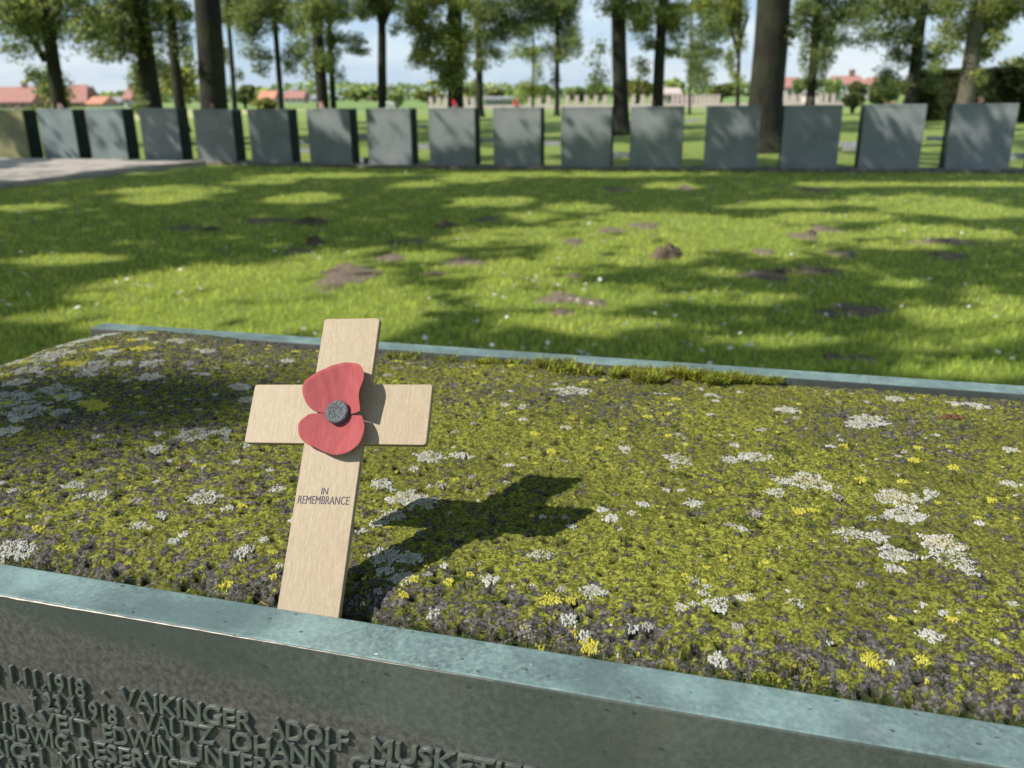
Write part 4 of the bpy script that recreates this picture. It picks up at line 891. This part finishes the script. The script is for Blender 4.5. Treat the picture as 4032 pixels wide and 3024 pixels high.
# streaks on the far plates
fp_ = sst(.36, .54, fbm((gx*.9+gy*.3)*.8, gy*.4, 2, 39)); litv = np.where((gy > 16.55-.216*(gx-.6)) & inframe, fp_*.97, litv)
litv = np.where(onf & (uf > -3.15) & (uf < -1.6), 1.0, litv); z7 = (gy-17.5)/.345; u7 = gx-1.003*z7; litv = np.where((z7 > .55) & (z7 < 1.6) & (u7 > -4.1) & (u7 < -3.1) & (z7 > .2-1.3*(u7+3.3)), 1.0, litv); litv = np.where(onf & (uf > -1.7) & (uf < -.55) & (zf < 1.0-.5*(uf+1.7)), 1.0, litv)
keep = r_.uniform(0, 1, N) > litv*.985
gx, gy = gx[keep], gy[keep]; hz = r_.uniform(5.0, 12.0, len(gx)); hz = hz+.5*np.sin(gx*1.3+gy)
kx = hz/(-L[2]); PX = np.c_[gx, gy, np.zeros(len(gx))]-L[None]*kx[:, None]
# shade on the block top: keep the sun on it except a soft patch on its left
k1 = (PX[:, 2]-1.1)/(-L[2]); hit = PX+L[None]*k1[:, None]; hs = (hit-N0)@AL; hb = (hit-N0)@BK
onb = (hs > -.95) & (hs < 1.0) & (hb > -.75) & (hb < .95)
def shadeblk(s, b):
    # diagonal soft band across the left half, and the far left foreground
    d1 = np.abs((b-.165)-(s+.27)*.10+.02*np.sin(s*40))/.06; d2 = np.abs((b-.31)-(s+.1)*.1)/.03; return ((d1 < 1) & (s < -.10) & (s > -.60))
drop = onb & ~(shadeblk(hs, hb) & (r_.uniform(0, 1, len(hs)) < .50))
PX = PX[~drop]
# never inside the picture itself
dd_ = PX[:, 1]*cos(PIT)-(PX[:, 2]-EYE)*sin(PIT); uy = (PX[:, 1]*sin(PIT)+(PX[:, 2]-EYE)*cos(PIT))/np.maximum(dd_, .01); ux = PX[:, 0]/np.maximum(dd_, .01)
PX = PX[~((dd_ > 0) & (uy < .50) & (np.abs(ux) < .68))]
tt = np.array(shade_trees); own = np.argmin(np.hypot(PX[:, 0:1]-tt[None, :, 0], PX[:, 1:2]-tt[None, :, 1]), 1)
where_t = ['left of the near block', 'left of the lawn', 'left beyond the terrace', 'behind the viewer on the left', 'far left of the near block', 'far left of the lawn', 'behind the viewer', 'far behind the viewer on the left']
for i, (x, y) in enumerate(shade_trees):
    e = empty('oak_tree', (x, y, 0)); tag(e, 'tall oak outside the view, standing '+where_t[i], 'tree', 'oaks around the near side of the lawn')
    mb = MB(); R = .3; mb.tube([(0, 0, -.1), (0, 0, .2), (0.02, .03, 1.5), (.05, 0, 4), (.1, .05, 8), (.1, .1, 11)], [R*1.6, R*1.25, R, R*.55, R*.25, R*.1], 14)
    P_ = PX[own == i]
    if len(P_):
        for k in range(3):
            T_ = P_[r_.integers(0, len(P_))]-np.array((x, y, 0)); T_[:2] *= min(1, 2.2/max(np.hypot(T_[0], T_[1]), .1)); T_[2] = max(T_[2], 7); z0_ = min(3.5+k*.7, T_[2]-.5); m_ = (T_+np.array((0, 0, z0_)))/2+np.array((0, 0, .5)); mb.tube([(0.05, 0, z0_), tuple(m_), tuple(T_)], [.07, .04, .015], 7, False)
        leaf_mesh('crown', P_-np.array((x, y, 0)), .21, e, 400+i)
    mb.build('trunk', M_BARK, e, smooth=True)

# ================================================================== HEDGE, BUSHES, FAR BUILDINGS
def bush(name, C_, rad, n, size, lab, cat, grp, cols, seed, boxy=False):
    r2 = np.random.default_rng(seed); e = empty(name, (C_[0], C_[1], 0)); tag(e, lab, cat, grp)
    if boxy: P_ = r2.uniform(-1, 1, (n, 3))*np.array(rad); ax_ = r2.integers(0, 3, n); m2 = r2.uniform(0, 1, n) < .8; sg = np.sign(P_[np.arange(n), ax_]); P_[np.arange(n)[m2], ax_[m2]] = (sg*np.array(rad)[ax_])[m2]*r2.uniform(.88, 1.02, m2.sum())
    else:
        ncl = 18; cl = ball(ncl, r2, np.array(rad)*.75); P_ = cl[r2.integers(0, ncl, n)]+ball(n, r2, np.array(rad)*.42)
    P_[:, 2] = P_[:, 2]+C_[2]; P_[:, 2] = np.maximum(P_[:, 2], .02)
    leaf_mesh('foliage', P_, size, e, seed, cols)
    mb = MB()
    for k in range(5): a = k*1.3; mb.tube([(0, 0, 0), (rad[0]*.35*cos(a), rad[1]*.35*sin(a), C_[2]*.9)], [.05*max(1, size/.2), .02], 6)
    mb.build('stems', M_BARK, e); return e
DKC = LEAFCOL*.62; LTC = LEAFCOL*np.array([1.5, 1.3, 1.1])
# long clipped hedge at the right (runs away to the left)
hA = on_y(4100, 487, 37.5); hB = on_y(3590, 470, 42.5); hA[2] = hB[2] = 0
e = empty('hedge', (hA[0], hA[1], 0)); tag(e, 'long tall clipped dark hedge at the right edge of the cemetery', 'hedge')
d_ = (hB-hA); ln = np.linalg.norm(d_); d_ = d_/ln; nrm_ = np.array([d_[1], -d_[0], 0]);  nrm_ = nrm_ if nrm_[1] > 0 else -nrm_
n = 46000; r2 = np.random.default_rng(5); t = r2.uniform(-3, ln, n); hh = 2.15; zz = r2.uniform(0, hh, n); dp = r2.uniform(0, 1, n)**3*1.2+.12*fbm(t*1.5, zz*2, 2, 8)*2
tp = r2.uniform(0, 1, n) < .25; zz[tp] = hh+r2.normal(0, .05, tp.sum()); dp[tp] = r2.uniform(0, 1.4, tp.sum())
P_ = d_[None]*t[:, None]+nrm_[None]*dp[:, None]; P_[:, 2] = zz
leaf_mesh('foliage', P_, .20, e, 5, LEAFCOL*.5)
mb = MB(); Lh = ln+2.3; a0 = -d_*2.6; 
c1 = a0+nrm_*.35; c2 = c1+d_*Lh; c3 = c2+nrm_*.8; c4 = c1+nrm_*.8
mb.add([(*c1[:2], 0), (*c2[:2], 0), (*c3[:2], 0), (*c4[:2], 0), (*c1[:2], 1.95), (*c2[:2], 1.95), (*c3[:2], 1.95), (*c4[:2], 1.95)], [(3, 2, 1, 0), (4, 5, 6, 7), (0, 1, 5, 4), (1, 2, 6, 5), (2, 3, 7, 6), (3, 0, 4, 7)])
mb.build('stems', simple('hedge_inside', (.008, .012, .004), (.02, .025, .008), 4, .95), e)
# bushes: (u centre, v base, w px, h px, distance)
def bsh(u, vb, w_, h_, Yd, lab, cols, name='bush', n=900, grp='bushes in the distance', seed=1):
    P = on_y(u, vb-h_/2, Yd); k = Yd/S/F; bush(name, (P[0], Yd, max(P[2], h_*k*.4)), (w_*k/2, w_*k/2*.7, h_*k/2), n, max(.12, .0055*Yd), lab, 'bush' if name == 'bush' else 'tree', grp, cols, seed)
bl = [
 (960, 405, 90, 84, 120, 'round dark green tree right of the thickest left trunk', DKC*1.2, 'round_tree'),
 (700, 400, 170, 150, 110, 'pale yellow-green willow-like tree behind the left trunks', LTC, 'willow_tree'),
 (1040, 440, 110, 50, 55, 'low bright bush behind the sixth block', LTC*.8, 'bush'),
 (1560, 412, 66, 44, 90, 'small round green bush beside the eighth block trunk', LEAFCOL*1.5, 'bush'),
 (1690, 408, 110, 66, 140, 'pale bush left of the thick central trunk', LTC*.8, 'bush'),
 (1850, 400, 60, 60, 150, 'pale bush just right of the thick central trunk', LTC*.8, 'bush'),
 (1960, 398, 100, 50, 170, 'soft green bush behind the tenth block, left one', LTC*.7, 'bush'),
 (2050, 398, 110, 64, 160, 'green bush behind the tenth block, right one', LEAFCOL*1.7, 'bush'),
 (2140, 398, 80, 60, 165, 'green bush behind the two thin trunks', LEAFCOL*1.6, 'bush'),
 (2275, 398, 90, 62, 150, 'dark bush right of the thin dark tree', LEAFCOL*1.2, 'bush'),
 (2350, 400, 90, 70, 155, 'mid green bush left of the straight bare trunk', LEAFCOL*1.5, 'bush'),
 (2510, 405, 140, 90, 130, 'big pale bush between the two trunks right of centre', LTC*.9, 'bush'),
 (2650, 372, 90, 60, 140, 'bush above the brown shelter roof', LEAFCOL*1.7, 'bush'),
 (2840, 385, 110, 60, 140, 'pale bush left of the giant trunk', LTC*.7, 'bush'),
 (3275, 395, 80, 90, 110, 'rounded bright green bush right of the scarred trunk', LEAFCOL*2.0, 'bush'),
 (3150, 370, 60, 60, 120, 'green bush right of the giant trunk', LEAFCOL*1.5, 'bush'),
 (3370, 385, 80, 60, 100, 'pale bush below the red roof on the right', LTC*.6, 'bush'),
 (3480, 425, 130, 110, 60, 'dark spreading shrub left of the hedge', LEAFCOL*.7, 'bush'),
 (3360, 430, 90, 62, 58, 'low dark shrub left of the hedge', LEAFCOL*.65, 'bush'),
 (3590, 420, 120, 105, 62, 'dark shrub touching the left end of the hedge', LEAFCOL*.65, 'bush'),
 (3760, 345, 260, 70, 130, 'light green tree tops rising over the hedge, left part', LTC*.8, 'bush'),
 (4000, 345, 200, 120, 120, 'light green tree tops rising over the hedge at the right edge', LTC*.9, 'bush'),
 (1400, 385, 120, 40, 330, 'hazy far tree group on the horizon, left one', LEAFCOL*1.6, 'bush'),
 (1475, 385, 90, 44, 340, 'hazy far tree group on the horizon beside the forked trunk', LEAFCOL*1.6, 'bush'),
 (560, 395, 90, 130, 120, 'dark foliage in front of the pale gable at left', LEAFCOL*1.1, 'bush'),
]
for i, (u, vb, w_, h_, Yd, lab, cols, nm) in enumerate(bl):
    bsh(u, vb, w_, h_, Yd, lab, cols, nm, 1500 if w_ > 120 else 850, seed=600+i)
# far tree line on the horizon
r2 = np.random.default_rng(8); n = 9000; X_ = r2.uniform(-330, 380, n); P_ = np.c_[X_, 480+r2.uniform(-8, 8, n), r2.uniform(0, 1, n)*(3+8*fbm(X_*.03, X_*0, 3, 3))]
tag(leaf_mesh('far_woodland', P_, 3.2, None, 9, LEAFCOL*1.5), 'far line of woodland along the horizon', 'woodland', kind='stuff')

def house(u0, u1, v_eave, v_ridge, v_base, Yd, wallm, roofm, lab, name='farmhouse', nwin=3, hip=False, depth=8, chim=False):
    a = on_y(u0, v_base, Yd); b = on_y(u1, v_base, Yd); k = Yd/S/F; zb_ = 0; ze = (v_base-v_eave)*k; zr = (v_base-v_ridge)*k; W_ = b[0]-a[0]
    e = empty(name, ((a[0]+b[0])/2, Yd, 0)); tag(e, lab, 'building', 'farm buildings across the fields'); h = W_/2
    z0_ = -.1
    mb = MB(); mb.add([(-h, 0, z0_), (h, 0, z0_), (h, depth, z0_), (-h, depth, z0_), (-h, 0, ze), (h, 0, ze), (h, depth, ze), (-h, depth, ze), (-h, depth/2, zr-.1), (h, depth/2, zr-.1)],
        [(0, 1, 5, 4), (2, 3, 7, 6), (1, 2, 6, 9, 5), (3, 0, 4, 8, 7)]); mb.build('wall', wallm, e)
    i_ = .35*W_/2 if hip else -.3
    mb = MB(); mb.add([(-h-.3, -.4, ze-.15), (h+.3, -.4, ze-.15), (h+.3, depth+.4, ze-.15), (-h-.3, depth+.4, ze-.15), (-h+i_, depth/2, zr), (h-i_, depth/2, zr),
        (-h-.3, -.4, ze-.35), (h+.3, -.4, ze-.35), (h+.3, depth+.4, ze-.35), (-h-.3, depth+.4, ze-.35)],
        [(0, 1, 5, 4), (2, 3, 4, 5), (1, 2, 5), (3, 0, 4), (6, 7, 1, 0), (7, 8, 2, 1), (8, 9, 3, 2), (9, 6, 0, 3)]); rf = mb.build('roof', roofm, e)
    if chim: mb = MB(); mb.box(h*.3, h*.3+.9, depth/2-.4, depth/2+.4, zr-1, zr+1.1); mb.build('chimney', M_BRICK, rf)
    for j in range(nwin):
        x = -h+W_*(j+.5)/nwin; ww = min(1.3, W_/nwin*.3); mb = MB(); mb.box(x-ww/2-.12, x+ww/2+.12, -.08, -.01, ze*.30, ze*.85); fr = mb.build('window', M_WHITEP, e)
        mb = MB(); mb.box(x-ww/2, x+ww/2, -.10, -.085, ze*.36, ze*.79); mb.build('pane', M_GLASS, fr)
    return e
house(-60, 125, 378, 326, 402, 190, M_BRICK, M_ROOF, 'long brick farmhouse with red tiled roof at the left edge', nwin=5, chim=True)
house(235, 340, 382, 322, 402, 200, M_BRICK, M_ROOF, 'brick farmhouse with red hipped roof right of the ivied trunk', nwin=3, hip=True)
house(340, 400, 388, 365, 402, 198, M_WALLP, M_ROOF2, 'low annex with orange roof beside the red hipped farmhouse', 'annex', nwin=2)
house(405, 475, 386, 370, 402, 230, M_WALLG, M_WALLG, 'grey low barn with white door behind the left field', 'barn', nwin=1)
house(490, 515, 372, 322, 408, 160, M_WALLP, M_ROOF, 'narrow pale gable left of the thick leaning trunk', 'farmhouse', nwin=1)
house(1018, 1080, 376, 350, 396, 260, M_WALLP, M_ROOF2, 'small house with bright orange roof left of the slim dark trunk', 'farmhouse', nwin=2)
house(1120, 1195, 378, 353, 396, 290, M_WALLP, M_ROOF, 'pale house with red roof right of the slim dark trunk', 'farmhouse', nwin=3)
house(1225, 1245, 380, 368, 396, 290, M_WALLP, M_WALLG, 'small pale shed between two trunks', 'barn', nwin=1)
house(1445, 1500, 380, 368, 392, 420, M_BRICK, M_ROOF, 'tiny far red farmhouse on the horizon left of the forked trunk', 'farmhouse', nwin=2)
house(3085, 3165, 345, 312, 400, 150, M_WALLP, M_ROOF, 'pale house with red roof just right of the giant trunk', 'farmhouse', nwin=2)
house(3300, 3400, 335, 308, 395, 170, M_WALLP, M_ROOF, 'white house with bright red roof seen between two trunks at right', 'farmhouse', nwin=3, chim=True)
house(3440, 3530, 335, 312, 390, 190, M_WALLG, M_ROOF, 'grey house with red roof behind the shrubs at right', 'farmhouse', nwin=2)
house(3215, 3310, 368, 352, 412, 118, M_WALLP, M_WALLG, 'low white house between the round bush and the scarred trunk', 'farmhouse', nwin=3)
house(2670, 2735, 382, 368, 402, 112, M_BRICK, simple('brown_shelter_roof', (.05, .035, .03), (.10, .075, .06), 3, .9), 'small shelter with dark brown roof behind the row of pillars', 'shelter', nwin=1, depth=3)
house(2610, 2672, 372, 356, 422, 105, M_PILL, M_PILL, 'pinkish stone gatehouse at the right end of the long pillar row', 'gatehouse', nwin=1, depth=3)
house(1908, 2040, 378, 374, 412, 115, M_WALLG, M_WALLG, 'long grey flat-roofed shed behind the ninth and tenth blocks', 'shed', nwin=4, depth=4)
# far low wall and the pillars standing on it
a = on_y(1690, 424, 104); b = on_y(3330, 420, 94)
d_ = (b-a); d_[2] = 0; ln = np.linalg.norm(d_); ang = math.atan2(d_[1], d_[0])
e = MB(); e.box(0, ln, -.25, .25, -.1, .34); wl = e.build('low_wall', M_PILL, None, .02); wl.location = (a[0], a[1], 0); wl.rotation_euler = (0, 0, ang); tag(wl, 'long low pale wall across the far end of the cemetery', 'wall')
pil_px = [1695, 1725, 1755, 1835, 1860]+[2050+j*37.3 for j in range(15)]+[2655+18*j for j in range(11)]+[3105, 3130, 3160, 3215, 3240, 3265, 3290]
first = None; npx = len(pil_px)
for j, u in enumerate(pil_px):
    t = (on_y(u, 410, 100)[0]-a[0]*1.0)/(b[0]-a[0]); rr_ = ray(u, 410); den = rr_[0]*d_[1]-rr_[1]*d_[0]; kk = (a[0]*d_[1]-a[1]*d_[0])/den; P = rr_*kk
    if first is None:
        first = empty('stone_pillar', (P[0], P[1]+.9, 0)); mb = MB(); mb.box(-.22, .22, -.2, .2, 0, 1.22); mb.build('shaft', M_PILL, first, .02); mb = MB(); mb.box(-.26, .26, -.24, .24, 1.222, 1.32); mb.build('cap', M_PILL, first, .02); c_ = first
    else:
        c_ = dup(first); c_.location = (P[0], P[1]+.9, 0)
    c_.rotation_euler = (0, 0, ang)
    if u > 2600: c_.scale = (.8, .8, .95)
    tag(c_, 'pale stone pillar in the long row behind the low far wall', 'pillar', 'pale pillars along the far wall')
